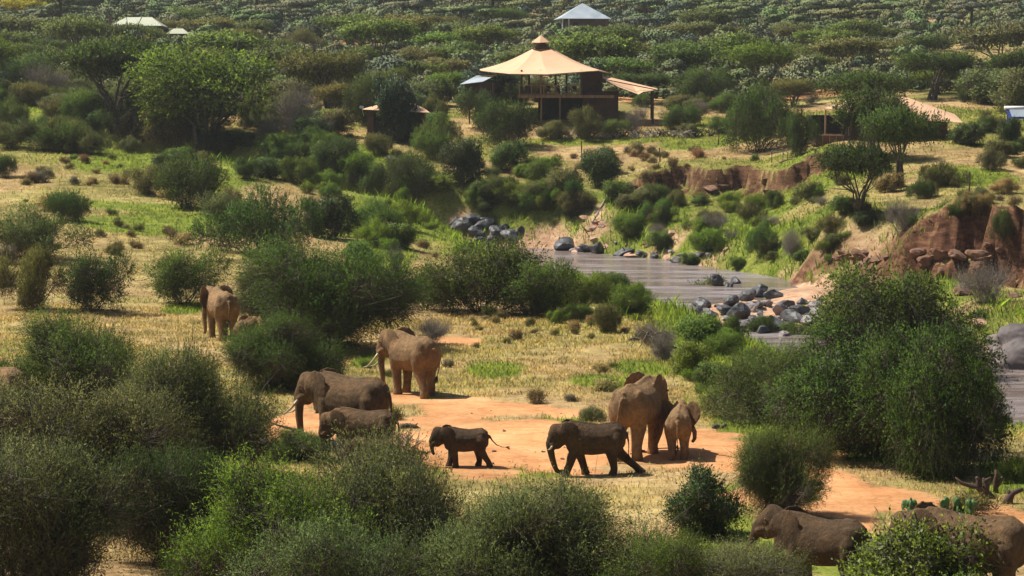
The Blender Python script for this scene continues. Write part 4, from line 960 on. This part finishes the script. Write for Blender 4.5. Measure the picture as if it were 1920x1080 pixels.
for (x, y, w_, h_, k) in [(1318, 582, 44, 26, 'dark'), (1345, 565, 40, 28, 'dark'), (1372, 575, 36, 26, 'dark'), (1362, 592, 46, 22, 'dark'), (1398, 566, 40, 22, 'dark'), (1425, 562, 44, 26, 'dark'), (1452, 560, 34, 22, 'dark'), (1410, 585, 34, 20, 'grey'), (1335, 598, 34, 18, 'dark'),
    (1385, 600, 50, 34, 'dark'), (1460, 590, 40, 30, 'grey'), (1455, 625, 46, 40, 'dark'), (1490, 605, 50, 30, 'dark'), (1515, 612, 50, 26, 'grey'), (1500, 590, 40, 22, 'dark'), (1535, 600, 44, 22, 'grey'), (1478, 628, 36, 22, 'dark'), (1440, 575, 26, 16, 'grey'), (1392, 618, 34, 18, 'grey'),
    (1476, 575, 30, 18, 'dark'), (1420, 603, 22, 12, 'dark'), (1355, 583, 26, 14, 'grey'), (1548, 618, 34, 20, 'grey'), (1432, 640, 40, 18, 'dark'), (1470, 652, 30, 10, 'grey'), (1380, 560, 26, 16, 'dark'), (1308, 592, 26, 14, 'dark'), (1505, 572, 30, 16, 'dark'), (1530, 580, 30, 14, 'grey')]:
    rock(x, y, w_, h_, k, f'{"black shiny" if k == "dark" else "grey"} {"large" if w_ > 42 else "small"} rock of the bar across the river narrows', g2)
for i in range(36):
    rock(1310 + 240 * rng2.random(), 562 + 66 * rng2.random(), 10 + 14 * rng2.random(), 6 + 9 * rng2.random(), str(rng2.choice(['dark', 'grey', 'dark'])), 'fist-shaped small stone between the rocks of the river bar', 'small stones of the river bar')
X, Y, Z = hit(1880, 700)
o = bpy.data.objects.new('river_boulder', rock_mesh(99, .32, True, 6)); C.objects.link(o); o.data.materials.append(M['rock_big']); o.scale = (6.0, 4.4, 3.4); o.location = (27.2, 113, -1.9); o.rotation_euler = (0, .05, .3)
tag(o, 'huge rounded grey-purple boulder on the right river shore', 'rock')
for (x, y, w_, h_, lab) in [(1790, 640, 90, 50, 'grey boulder left of the huge rounded boulder, behind the dark bush'), (1905, 690, 60, 44, 'split grey boulder at the right edge below the huge one'), (1840, 610, 60, 14, 'low pinkish slab above the huge rounded boulder')]:
    rock(x, y, w_, h_, 'pink' if 'pink' in lab else 'grey', lab, None)
for i in range(34):
    x = 1555 + 360 * rng2.random(); y = 470 + 70 * rng2.random() + max(0, x - 1700) * .12
    rock(x, y, 22 + 34 * rng2.random(), 10 + 16 * rng2.random(), 'red', ['crumbling red earth block', 'broad red earth block'][int(rng2.random() < .4)] + (' at the foot of the cliff, left half' if x < 1700 else ' at the foot of the cliff, right half'), 'red earth blocks at the foot of the cliff', sink=.7)
for i in range(9):
    rock(1170 + 350 * rng2.random(), 352 + 16 * rng2.random(), 20 + 20 * rng2.random(), 8 + 8 * rng2.random(), 'red', 'red earth lump fallen from the eroded upper bank', 'earth lumps under the upper bank', sink=.7)
for i in range(5):
    rock(1090 + 60 * rng2.random(), 400 + 36 * rng2.random(), 20 + 14 * rng2.random(), 8 + 8 * rng2.random(), 'pink', 'pale flat rock on the gully beside the pipe', 'pale rocks of the gully beside the pipe', sink=.5)

for i in range(70):
    px = 560 + 1080 * rng2.random(); py = 750 + 200 * rng2.random(); X, Y, Z = hit(px, py)
    if masks(np.array([X]), np.array([Y]))[0][0] < .3: continue
    o = bpy.data.objects.new('small_stone', RM['red'][rk.integers(5)]); C.objects.link(o); q = .04 + .10 * rng2.random() ** 2
    o.scale = (q, q * .8, q * .6); o.location = (X, Y, Z + q * .2); o.rotation_euler = (0, 0, rng2.random() * 6); tag(o, 'small reddish clod or stone lying on the bare orange track', 'stone', 'stones and clods on the bare track')
# ------------------------------------------------------------------ the camp buildings
def panel(mb, pts, th=.04):
    """thin roof sheet with real thickness from a polygon"""
    P = [Vector(p) for p in pts]; n = (P[1] - P[0]).cross(P[2] - P[0]).normalized() * th; k = len(P)
    mb.add(P + [p - n for p in P], [tuple(range(k)), tuple(range(2 * k - 1, k - 1, -1))] + [(i, k + i, k + (i + 1) % k, (i + 1) % k) for i in range(k)])
def W(px, py, Y): return at(px, py, Y)
def gz(px, Y): x = (px - 960) / FPX * Y; return ground_z(x, Y)
# large pavilion on stilts
Y0 = 255.0; base = Vector((W(1030, 215, Y0).x, Y0, gz(1030, Y0)))
root = empty('pavilion', base); tag(root, 'large open-sided camp pavilion with a peaked tan canvas roof raised on a deck', 'pavilion')
def L(px, py, Y): return W(px, py, Y) - base
eave = [L(893, 131, 258), L(957, 138, 250.5), L(1028, 139, 248.8), L(1122, 132, 251), L(1146, 137, 258), L(1095, 127, 266), L(930, 126, 266)]
ring = [L(998, 92, 257.5), L(1001, 94, 256.5), L(1013, 97, 256), L(1033, 93, 256.4), L(1037, 92, 257.5), L(1030, 90, 259), L(1003, 90, 259)]
N = 7; RV = []; RF = []; key_ = {}
def vid(p):
    k = (round(p.x, 2), round(p.y, 2), round(p.z, 2))
    if k not in key_: key_[k] = len(RV); RV.append(p)
    return key_[k]
K = 6
for i in range(N):
    j = (i + 1) % N; a, b_, c, d = eave[i], eave[j], ring[j], ring[i]
    G = [[vid((a.lerp(b_, u / K)).lerp(d.lerp(c, u / K), v / K) + Vector((0, 0, -.32 * math.sin(math.pi * v / K) * (1 + .25 * math.sin(math.pi * u / K)) - .0 * u))) for u in range(K + 1)] for v in range(K + 1)]
    for v in range(K):
        for u in range(K): RF.append((G[v][u], G[v][u + 1], G[v + 1][u + 1], G[v + 1][u]))
nv_ = len(RV); rb = MB(); rb.add(RV + [p - Vector((0, 0, .07)) for p in RV], RF + [tuple(q + nv_ for q in f[::-1]) for f in RF])
for i in range(N):     # eave hem
    rb.tube([eave[i] - Vector((0, 0, .03)), eave[(i + 1) % N] - Vector((0, 0, .03))], .05, 6)
rb.build('roof', M['canvas'], root, False)
cb = MB(); ap = L(1014, 66, 257.6); cr = []
for k in range(6):
    a = math.pi * 2 * k / 6 + .4; cr.append(L(1014, 80, 257.6) + Vector((1.17 * math.cos(a), 1.17 * math.sin(a), .05 * math.sin(3 * k))))
for k in range(6): panel(cb, [cr[k], cr[(k + 1) % 6], ap], .03)
cb.build('roof_cap', M['canvas'], root)
MB().tube([L(1016, 92, 257.6) , L(1015, 76, 257.6)], [.95, .25], 10).build('vent_collar', M['mud'], root)
MB().tube([L(1013, 68, 258), L(1014, 54, 258)], .05, 6).tube([L(1006, 57, 258), L(1022, 55, 258)], .035, 6).tube([L(1009, 59, 258.3), L(1019, 53, 257.6)], .03, 6).build('roof_antenna', M['darkwood'], root)
fl = L(1070, 181, 251).z
x0, x1 = L(972, 181, 251).x, L(1150, 181, 251).x
MB().box(((x0 + x1) / 2, 2.0, fl), (x1 - x0, 12.0, .22)).build('deck', M['wood'], root)
MB().box(((x0 + x1) / 2, -4.08, fl + .0), (x1 - x0 + .2, .14, .3)).build('deck_edge_beam', M['wood'], root)
for px in (978, 992, 1014, 1042, 1062, 1090): 
    yy = -3.9 if px in (978, 1014, 1090) else 3.2
    xx = L(px, 150, 255 + yy).x; zt = L(px, 131, 255 + yy).z
    MB().tube([(xx, yy, fl), (xx, yy, zt)], .11, 8).build('roof_post', M['darkwood'] if px != 1014 else M['wood'], root)
for px in (982, 1015, 1050): MB().tube([(L(px, 150, 251.3).x, -3.7, -.6), (L(px, 150, 251.3).x, -3.7, fl - .1)], .09, 8).build('stilt', M['wood'], root)
zr = L(1000, 160, 251).z
rl = MB(); xa, xb = L(974, 0, 251).x, L(1088, 0, 251).x
rl.box(((xa + xb) / 2, -3.98, zr), (xb - xa, .09, .10)).box(((xa + xb) / 2, -3.98, fl + .25), (xb - xa, .07, .08))
xs = [xa + (xb - xa) * k / 5 for k in range(6)]
for x in xs: rl.box((x, -4.0, (fl + zr) / 2), (.1, .08, zr - fl))
for k in (2, 3, 4): 
    a, b_ = Vector((xs[k], -4.02, zr)), Vector((xs[k + 1], -4.02, fl + .2)); rl.tube([a, b_], .04, 5)
rl.build('railing', M['wood'], root)
sc_ = MB()
for k in range(24):
    x = xs[0] + (xs[2] - xs[0]) * (k + .5) / 24; sc_.box((x, -3.93, (fl + zr) / 2 - .03), (.055, .03, zr - fl - .2))
sc_.build('railing_slats', M['darkwood'], root)
zt = L(1110, 134, 252).z
xa, xb = L(1093, 0, 253).x, L(1130, 0, 253).x
MB().box(((xa + xb) / 2, 2, (zt + fl) / 2), (xb - xa, 6.5, zt - fl)).build('upper_wall', M['mud'], root)
xc = L(1161, 0, 252).x; zw = L(1140, 173, 252).z
MB().box(((xa + xc) / 2, 1.6, (zw - .8) / 2), (xc - xa, 7.2, zw + .8)).build('lower_wall', M['mud'], root)
MB().box(((xa + xc) / 2, 1.6, zw + .06), (xc - xa + .2, 7.4, .12)).build('wall_coping', M['darkwood'], root)
xd = L(1010, 0, 254).x
MB().box(((xd + xa) / 2, 2.2, (fl - .12 - .8) / 2), (xa - xd - .04, 7.0, fl - .12 + .8)).build('dark_store_box', M['dark'], root)  # near-black box filling the space under the deck
aw = MB(); A = [L(1128, 141, 256), L(1131, 148, 251.5), L(1160, 163, 250.8), L(1197, 177, 250.5), L(1206, 172, 250.8), L(1234, 168.5, 251.5), L(1232, 166, 256)]
ctr = L(1185, 158, 253.5)
for i in range(len(A)): panel(aw, [A[i], A[(i + 1) % len(A)], ctr], .03)
aw.build('awning', M['canvas'], root)
MB().tube([L(1130, 148, 251.4), L(1236, 169.5, 251.4)], .06, 6).build('awning_beam', M['darkwood'], root)
for px, yy in ((1224, 251.8), (1221, 255.5)): 
    p = L(px, 169, yy); MB().tube([(p.x, p.y, ground_z(p.x + base.x, yy) - base.z - .2), p], .13 if yy < 253 else .09, 8).build('awning_post', M['darkwood'], root)
lr = MB(); panel(lr, [L(862, 158, 251), L(905, 153, 250.6), L(932, 140, 258), L(893, 142, 258)], .05); lr.build('side_roof', M['metal'], root)
MB().box(L(900, 168, 254), (3.2, 4.5, 1.4)).build('side_room', M['mud'], root)
MB().box(L(891, 131.5, 257), (1.0, .5, .22)).build('gutter_box', M['darkwood'], root)
for px in (880, 925): 
    p = L(px, 157, 251.5); MB().tube([(p.x, p.y, -1), p], .08, 6).build('side_post', M['darkwood'], root)
def furniture(x, y, kindf):
    o = empty(kindf, (base.x + x, base.y + y, base.z + fl + .11))
    if kindf == 'dining_table':
        MB().box((0, 0, .74), (1.6, .8, .05)).build('tabletop', M['darkwood'], o)
        for sx in (-.7, .7):
            for sy in (-.33, .33): MB().box((sx, sy, .36), (.06, .06, .72)).build('leg', M['darkwood'], o)
    else:
        MB().box((0, 0, .45), (.46, .46, .05)).build('seat', M['darkwood'], o); MB().box((0, .22, .75), (.46, .05, .6)).build('backrest', M['darkwood'], o)
        for sx in (-.2, .2):
            for sy in (-.2, .2): MB().box((sx, sy, .21), (.05, .05, .42)).build('leg', M['darkwood'], o)
    return o
for i, px in enumerate((1000, 1060)): tag(furniture(L(px, 170, 254).x, -.6, 'dining_table'), ['dark table on the left of the pavilion deck', 'dark table on the right of the pavilion deck'][i], 'table')
for i, px in enumerate((988, 1028, 1046, 1077)): tag(furniture(L(px, 170, 254).x, -1.4, 'chair'), 'dark wooden chair on the pavilion deck', 'chair', 'chairs on the pavilion deck')

# canvas hut with a brick pillar, left
Y1 = 241.0; base = Vector((W(740, 250, Y1).x, Y1, gz(740, Y1))); root = empty('canvas_hut', base); tag(root, 'small tan canvas hut half hidden behind the tall bluish shrub', 'hut')
rb = MB(); rg0, rg1 = L(725, 192, 243), L(772, 191, 243)
panel(rb, [L(679, 205, 240), L(806, 211, 239), rg1, rg0], .04); panel(rb, [rg0, rg1, L(800, 206, 246), L(684, 203, 246)], .04)
panel(rb, [L(679, 205, 240), rg0, L(684, 203, 246)], .04); panel(rb, [rg1, L(806, 211, 239), L(800, 206, 246)], .04)
rb.build('roof', M['canvas'], root)
a_, b_ = L(688, 207, 240.6), L(795, 211, 240.6)
MB().box(((a_.x + b_.x) / 2, 2.2, a_.z / 2 - .35), (b_.x - a_.x, 4.6, a_.z + .5)).build('wall', M['mud'], root)
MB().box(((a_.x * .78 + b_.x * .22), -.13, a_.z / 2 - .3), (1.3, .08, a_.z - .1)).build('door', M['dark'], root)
p = L(678, 201, 239.6); MB().box(p, (.42, .1, .3), Matrix.Rotation(.2, 3, 'Y')).tube([p, p + Vector((.2, .3, -.9))], .03, 5).build('satellite_panel', M['white'], root)  # small white satellite unit on a slanting pole
X, Y, Z = hit(697, 272)
o = MB().box((-.35, 0, .75), (.35, .5, 1.5)).box((.28, 0, .45), (.86, .5, .9)).box((0.05, -.3, .2), (1.3, .3, .45)).build('brick_oven', M['brick']); o.location = (X, Y, Z - .2); tag(o, 'stepped orange brick pillar in front of the canvas hut', 'pillar')

# right-hand tent
Y2 = 224.0; base = Vector((W(1640, 262, Y2).x, Y2, gz(1640, Y2))); root = empty('safari_tent', base); tag(root, 'broad tan canvas tent with dark porch behind the two acacias on the right', 'tent')
rb = MB(); r0_, r1_ = L(1618, 178, 227), L(1702, 183, 227); e = [L(1545, 203, 221.5), L(1700, 224, 220), L(1806, 230, 222), L(1790, 214, 232), L(1560, 200, 232)]
for tri in ([e[0], e[1], r0_], [e[1], r1_, r0_], [e[1], e[2], r1_], [e[2], e[3], r1_], [e[3], e[4], r0_, r1_], [e[4], e[0], r0_]): panel(rb, tri, .04)
rb.build('roof', M['canvas'], root)
a_, b_ = L(1590, 225, 223), L(1778, 228, 223)
MB().box(((a_.x + b_.x) / 2, 2.6, .85), (b_.x - a_.x, 6.5, 2.5)).build('wall', M['mud'], root)
xa = L(1530, 0, 223).x
MB().box(((xa + a_.x) / 2, 3.2, 1.0), (a_.x - xa, 4.5, 2.6)).build('porch_screen', M['dark'], root)  # near-black box stands in for the shade inside the open porch
MB().box(((xa + a_.x) / 2 + .1, -.8, -.1), (a_.x - xa + .4, 3.4, .9)).build('porch_floor', M['mud'], root)
for px, py in ((1548, 206), (1592, 210)):
    p = L(px, py, 221.8); MB().tube([(p.x, p.y, -.3), p], .08, 8).build('porch_post', M['wood'], root)
MB().tube([L(1552, 212, 221.7), L(1582, 236, 221.7)], .07, 6).build('porch_brace', M['straw'], root)
zz = L(1530, 252, 221.5); rl = MB().tube([zz, zz + Vector((2.6, 0, 0))], .05, 6)
for k in range(5): rl.tube([zz + Vector((k * .65, 0, 0)), zz + Vector((k * .65, 0, -1.1))], .035, 5)
rl.build('porch_rail', M['wood'], root)

# far houses
def hip_house(name, label, px, py0, pyw, Y, wpx, hroof, wallh, roofm, wallm, ridge=.0, cat='house', rz=0):
    s = S(Y); x = (px - 960) * s; zb = ground_z(x, Y); root = empty(name, (x, Y, zb)); root.rotation_euler[2] = rz; tag(root, label, cat)
    ze = HC - (pyw - 204) * s - zb; w_ = wpx * s / 2; hr = hroof * s
    m_ = MB(); E = [(-w_, -w_ * .8, ze), (w_, -w_ * .8, ze), (w_, w_ * .8, ze), (-w_, w_ * .8, ze)]; A_, B_ = (-w_ * ridge, 0, ze + hr), (w_ * ridge, 0, ze + hr)
    if ridge == 0:
        for i in range(4): panel(m_, [E[i], E[(i + 1) % 4], A_], .06)
    else:
        panel(m_, [E[0], E[1], B_, A_], .06); panel(m_, [E[1], E[2], B_], .06); panel(m_, [E[2], E[3], A_, B_], .06); panel(m_, [E[3], E[0], A_], .06)
    m_.build('roof', roofm, root)
    MB().box((0.1 * w_, .05, (ze - 1) / 2), (w_ * 1.62, w_ * 1.35, ze + 1)).build('wall', wallm, root)
    return root, ze, w_, s
root, ze, w_, s = hip_house('house', 'square brown house with a shiny zinc pyramid roof at the top', 1091, 0, 38, 430, 98, 30, 26, M['metal'], M['mud'], 0, rz=.12)
for k in (-.86, -.62): MB().tube([(k * w_, -w_ * .72, -.5), (k * w_, -w_ * .72, ze)], .12, 6).build('porch_post', M['white'], root)
MB().box((-.35 * w_, -w_ * .68, ze - 1.3), (1.0, .12, 1.2)).build('window', M['dark'], root)
root, ze, w_, s = hip_house('house', 'low house with a pale green roof in the upper left', 265, 0, 51, 400, 96, 17, 20, M['greenroof'], M['mud'], .5)
MB().box((-w_ * 1.15, 1, ze + .3), (.5, .5, 3.2)).build('water_pillar', M['mud'], root)
root, ze, w_, s = hip_house('outbuilding', 'small outbuilding with a grey-green sheet roof right of the pale green roof', 338, 0, 65, 385, 42, 10, 12, M['greenroof'], M['mud'], .4)
# vehicle far off
X, Y, Z = hit(507, 95)
root = empty('parked_car', (X, Y, Z)); tag(root, 'white car half hidden in bush on the far slope', 'car')
MB().box((0, 0, .75), (4.2, 1.7, .65)).build('body', M['white'], root); MB().box((.2, 0, 1.3), (2.4, 1.5, .5)).build('cabin', M['dark'], root)
for sx in (-1.3, 1.3):
    for sy in (-.8, .8): MB().tube([(sx, sy - .1, .35), (sx, sy + .1, .35)], .35, 12).build('wheel', M['dark'], root)

# solar water heater at the right edge
X, Y, Z = hit(1902, 262); s = S(Y)
root = empty('solar_water_heater', (X, Y, Z)); tag(root, 'blue solar water heater with white tank on a stand at the right edge', 'heater')
zt = (262 - 205) * s
m_ = MB(); panel(m_, [(-.6, -.5, zt - .9), (2.2, -.5, zt - .9), (2.0, .4, zt), (-.8, .4, zt)], .08); m_.build('collector', M['blue'], root)
m_ = MB(); panel(m_, [(-.35, -.42, zt - .72), (1.95, -.42, zt - .72), (1.82, .3, zt + .0), (-.5, .3, zt + .0)], .02); m_.build('collector_glass', M['metal'], root)
MB().tube([(-.9, .5, zt + .1), (2.1, .5, zt + .1)], .2, 12).build('tank', M['white'], root, True)
for sx, sy in ((-.6, -.4), (2, -.4), (-.6, .45), (2, .45)): MB().tube([(sx, sy, -.2), (sx, sy, zt - (.9 if sy < 0 else .1))], .05, 6).build('leg', M['blue'], root)

# fence posts, bench, pipe
for px, py, h, lab in ((1090, 303, 38, 'lone thin post in the dry meadow under the pavilion'), (1237, 304, 27, 'shorter thin post at the right end of the dry meadow'), (1817, 372, 50, 'thin post on the bank right of the acacias'), (1347, 272, 18, 'small post left of the dense bush')):
    X, Y, Z = hit(px, py); r_ = random.Random(px); hh = h * S(Y)
    o = MB().tube([(0, 0, -.3), (.02, 0, hh * .5), (r_.uniform(-.05, .05), 0, hh)], [.075, .065, .055], 7).build('fence_post', M['darkwood']); o.location = (X, Y, Z); tag(o, lab, 'post')
X, Y, Z = hit(1462, 304); s = S(Y); root = empty('garden_rack', (X, Y, Z)); tag(root, 'low metal rack with a pale top rail on the bank edge', 'rack')
MB().box((0, 0, 19 * s), (1.6, .35, .05), Matrix.Rotation(.06, 3, 'Y')).build('top_rail', M['metal'], root)
for x in (-.75, .3, .75): MB().tube([(x, 0, -.1), (x, 0, 19 * s)], .035, 6).build('leg', M['darkwood'], root)
pts = [hit(px, py) for px, py in ((1143, 356), (1137, 372), (1128, 388), (1120, 404), (1110, 420), (1104, 432))]
o = MB().tube([(p[0], p[1], p[2] + .12) for p in pts], .06, 6).build('water_pipe', M['straw']); tag(o, 'pale water pipe running down the far bank to the river', 'pipe')
# brushwood fence: individual branches heaped in a line
fr = random.Random(9)
def brush(px, py, n, spread, hgt, label, mat, name='brushwood_fence', cat='fence', group=None, thick=.035):
    X, Y, Z = hit(px, py); m_ = MB()
    for k in range(n):
        x = fr.uniform(-spread, spread); y = fr.uniform(-.4, .4); a = fr.uniform(0, 6.28); h = hgt * fr.uniform(.4, 1.1); z0 = ground_z(X + x, Y + y) - Z
        p0 = Vector((x, y, z0 - .1)); p1 = p0 + Vector((math.cos(a) * h * .5, math.sin(a) * .3, h * .55)); p2 = p1 + Vector((math.cos(a + .8) * h * .4, math.sin(a) * .3, h * .35 * fr.uniform(-.5, 1)))
        m_.tube([p0, p0.lerp(p1, .5) + Vector((0, 0, .05)), p1, p2], [thick, thick * .9, thick * .7, thick * .3], 5)
        q = p1 + Vector((fr.gauss(0, .25), fr.gauss(0, .15), fr.uniform(.05, .4))); m_.tube([p0.lerp(p1, .6), q], [thick * .6, thick * .2], 4)
    o = m_.build(name, mat); o.location = (X, Y, Z); return tag(o, label, cat, group)
for i, px in enumerate(range(1030, 1350, 36)):
    brush(px, 256 + (i % 2) * 3, 30, 1.25, 1.35, 'heaped section of the brushwood fence below the pavilion', M['straw'] if i % 2 else M['bark'], group='sections of the brushwood fence', thick=.055)
for i, px in enumerate((1855, 1885)): brush(px, 232, 12, 1.0, 1.6, 'section of gnarled branch fence right of the tent', M['bark'], group='sections of the gnarled fence')

# dead wood
def snag(loc, segs, label, mat, name='dead_branch', cat='dead wood', sides=8):
    m_ = MB()
    for P, r in segs: m_.tube(P, r, sides)
    o = m_.build(name, mat, None, True); o.location = loc; return tag(o, label, cat)
X, Y, Z = hit(1870, 935); q = S(Y)
def pp(dx, dy, d=0): return (dx * q, d, dy * q * .8)
snag((X, Y, Z), [([pp(-8, -8), pp(-22, 10), pp(-36, 26), pp(-52, 30), pp(-68, 36), pp(-80, 50)], [.17, .14, .10, .07, .05, .02]), ([pp(-36, 26), pp(-34, 40, .1), pp(-40, 50)], [.12, .08, .04]), ([pp(-24, 14), pp(-20, 34), pp(-26, 40), pp(-12, 50)], [.13, .09, .07, .03]), ([pp(-22, 38), pp(-28, 48)], [.05, .03])],
     'forked dark dead stump behind the prickly pear', M['darkwood'], 'tree_stump', 'stump')
X, Y, Z = hit(1868, 925)
snag((X, Y, Z), [([pp(0, -8), pp(-2, 30), pp(0, 44), pp(-2, 56)], [.09, .07, .055, .03]), ([pp(0, 16), pp(9, 32), pp(11, 40)], [.08, .05, .03])], 'upright bare dead pole beside the forked stump', M['darkwood'], 'dead_tree', 'dead tree')
X, Y, Z = hit(1892, 945)
snag((X, Y, Z), [([pp(-4, -8), pp(0, 14), pp(8, 26), pp(26, 34)], [.17, .13, .09, .05]), ([pp(2, 18), pp(-2, 32)], [.08, .04])], 'small bent dead stub at the right edge', M['darkwood'], 'tree_stump', 'stump')
X, Y, Z = hit(640, 838); q = S(Y)
snag((X, Y - .8, Z), [([pp(60, -5), pp(20, 14), pp(-20, 18), pp(-50, 26), pp(-80, 46), pp(-110, 56), pp(-128, 62)], [.10, .09, .08, .07, .055, .035, .015]), ([pp(-30, 20), pp(-16, 50), pp(4, 66)], [.06, .035, .015]), ([pp(0, 15), pp(24, 50), pp(40, 60)], [.05, .03, .012]), ([pp(-80, 46), pp(-100, 40)], [.03, .01]), ([pp(-50, 26), pp(-62, 8)], [.05, .02])], 'dark dead branch lying before the large tusked elephant', M['bark'])
for i, (px, py, n_, sp, h) in enumerate(((700, 845, 34, 1.4, .9), (655, 855, 30, 1.6, .7), (740, 830, 26, .7, .6))):
    brush(px, py, n_, sp, h, ['heap of grey dead twigs in front of the half-buried young elephant', 'grey dead twigs left of the heap before the young elephant', 'grey twig heap at the rump of the young elephant'][i], M['greybark'], 'twig_heap', 'dead wood', thick=.018)
X, Y, Z = hit(1235, 672); q = S(Y)
sn = []
for k in range(11):
    a = fr.uniform(-1.2, 1.4); l = fr.uniform(20, 70); sn.append(([pp(-10 + 16 * fr.random(), 20 + 40 * fr.random(), fr.uniform(-.3, .3)), pp(-5 + l * math.sin(a) * .5, 40 + l * .4, fr.uniform(-.5, .5)), pp(l * math.sin(a), 30 + l * .5 * math.cos(a * 1.6), fr.uniform(-.5, .5))], [.06, .04, .012]))
sn.append(([pp(20, -6), pp(10, 20), pp(-5, 50), pp(-25, 80)], [.2, .16, .12, .05])); sn.append(([pp(0, 30), pp(12, 28), pp(40, 24)], [.09, .08, .05]))
snag((X, Y, Z), sn, 'uprooted dead shrub with tangled brown roots on the slope below the river rocks', M['bark'], 'dead_shrub', 'dead shrub', 5)
for (px, py, l, an, lab) in [(1715, 955, 34, .2, 'short stick lying by the prickly pear'), (1530, 912, 30, .1, 'stubby log on the track right of the leaning bush'), (1595, 985, 34, -.1, 'brown log behind the raised-head elephant'), (1195, 640, 30, .9, 'bent stick below the uprooted shrub'), (770, 805, 40, -.3, 'thin stick on the track left of the walking calf'), (1350, 805, 26, .4, 'small fallen stick by the track near the large thicket')]:
    X, Y, Z = hit(px, py); q = S(Y)
    snag((X, Y, Z + .05), [([pp(-l / 2, 0), pp(-l / 6, 3, .1), pp(l / 5, 2), pp(l / 2, 5 * an * 4)], [.10, .09, .07, .03]), ([pp(l / 6, 2), pp(l / 3, 9)], [.04, .015])], lab, M['bark'])
X, Y, Z = hit(1430, 790); q = S(Y)
for i in range(1):
    snag((X, Y, Z), [([pp(0, 0), pp(30, 50), pp(60, 84), pp(100, 80)], [.08, .06, .04, .015]), ([pp(30, 50), pp(10, 80), pp(-10, 92)], [.05, .03, .012]), ([pp(60, 84), pp(70, 104)], [.03, .012])], 'bare grey branch rising from the dusty scrub by the thicket', M['greybark'])

# prickly pear
def pear(px, py, n, wpx, label, seed):
    X, Y, Z = hit(px, py); q = S(Y); root = empty('prickly_pear', (X, Y, Z)); tag(root, label, 'cactus'); r_ = random.Random(seed)
    tops = [(Vector((r_.uniform(-.5, .5) * wpx * q, r_.uniform(-.3, .3), .0)), 0) for _ in range(max(2, n // 4))]; c = 0
    while c < n:
        p, lv = tops[r_.randrange(len(tops))]
        if lv > 1: continue
        a = r_.uniform(-.7, .7); b_ = r_.uniform(0, 3.14); h = r_.uniform(.10, .15)
        rot = Matrix.Rotation(b_, 3, 'Z') @ Matrix.Rotation(a, 3, 'Y')
        ctr = p + rot @ Vector((0, 0, h * .85)); MB().ball(ctr, (h * .78, .035, h), 12, 8, rot).build('pad', M['cactus'], root, True)
        tops.append((p + rot @ Vector((0, 0, h * 1.7)), lv + 1)); c += 1
pear(1795, 965, 40, 66, 'prickly pear clump between the big elephant and the forked stump', 1)
pear(1703, 968, 16, 26, 'smaller prickly pear clump above the head of the big elephant', 2)
X, Y, Z = hit(494, 872); 
o = MB().ball((0, 0, 0), (.13, .02, .07), 10, 6, Matrix.Rotation(-.6, 3, 'Y')).build('plastic_scrap', M['white'], None, True); o.location = at(494, 828, Y - 3.2); tag(o, 'white scrap of plastic caught in the foreground thorn bush', 'litter')

# ------------------------------------------------------------------ air
m_ = bpy.data.materials.new('haze'); m_.use_nodes = True; n_ = m_.node_tree; n_.nodes.remove(n_.nodes['Principled BSDF'])
pv = n_.nodes.new('ShaderNodeVolumePrincipled'); pv.inputs['Color'].default_value = (.86, .92, 1, 1); pv.inputs['Density'].default_value = .00013; pv.inputs['Anisotropy'].default_value = .2
n_.links.new(pv.outputs[0], n_.nodes['Material Output'].inputs['Volume'])
hz = MB().box((0, 1480, 98), (4600, 3160, 204)).build('haze', m_); tag(hz, kind='stuff')

# ------------------------------------------------------------------ labels: tell look-alikes apart by their order from the left
ORD = ['leftmost', 'second from the left', 'third from the left', 'fourth from the left', 'fifth from the left', 'sixth from the left', 'seventh from the left', 'eighth from the left', 'ninth from the left', 'tenth from the left', 'eleventh from the left', 'twelfth from the left', 'thirteenth from the left', 'fourteenth from the left', 'fifteenth from the left', 'sixteenth from the left', 'seventeenth from the left', 'eighteenth from the left']
by = {}
for o in bpy.data.objects:
    if o.parent is None and o.get('label') and o.get('kind') is None: by.setdefault(o['label'], []).append(o)
for lab, L_ in by.items():
    if 1 < len(L_) <= 18 and len(lab.split()) <= 12:
        L_.sort(key=lambda o: px_of(o.location.x, max(o.location.y, 1)))
        for i, o in enumerate(L_): o['label'] = lab + ', ' + (ORD[i] if i < len(L_) - 1 or i == 0 else 'rightmost')
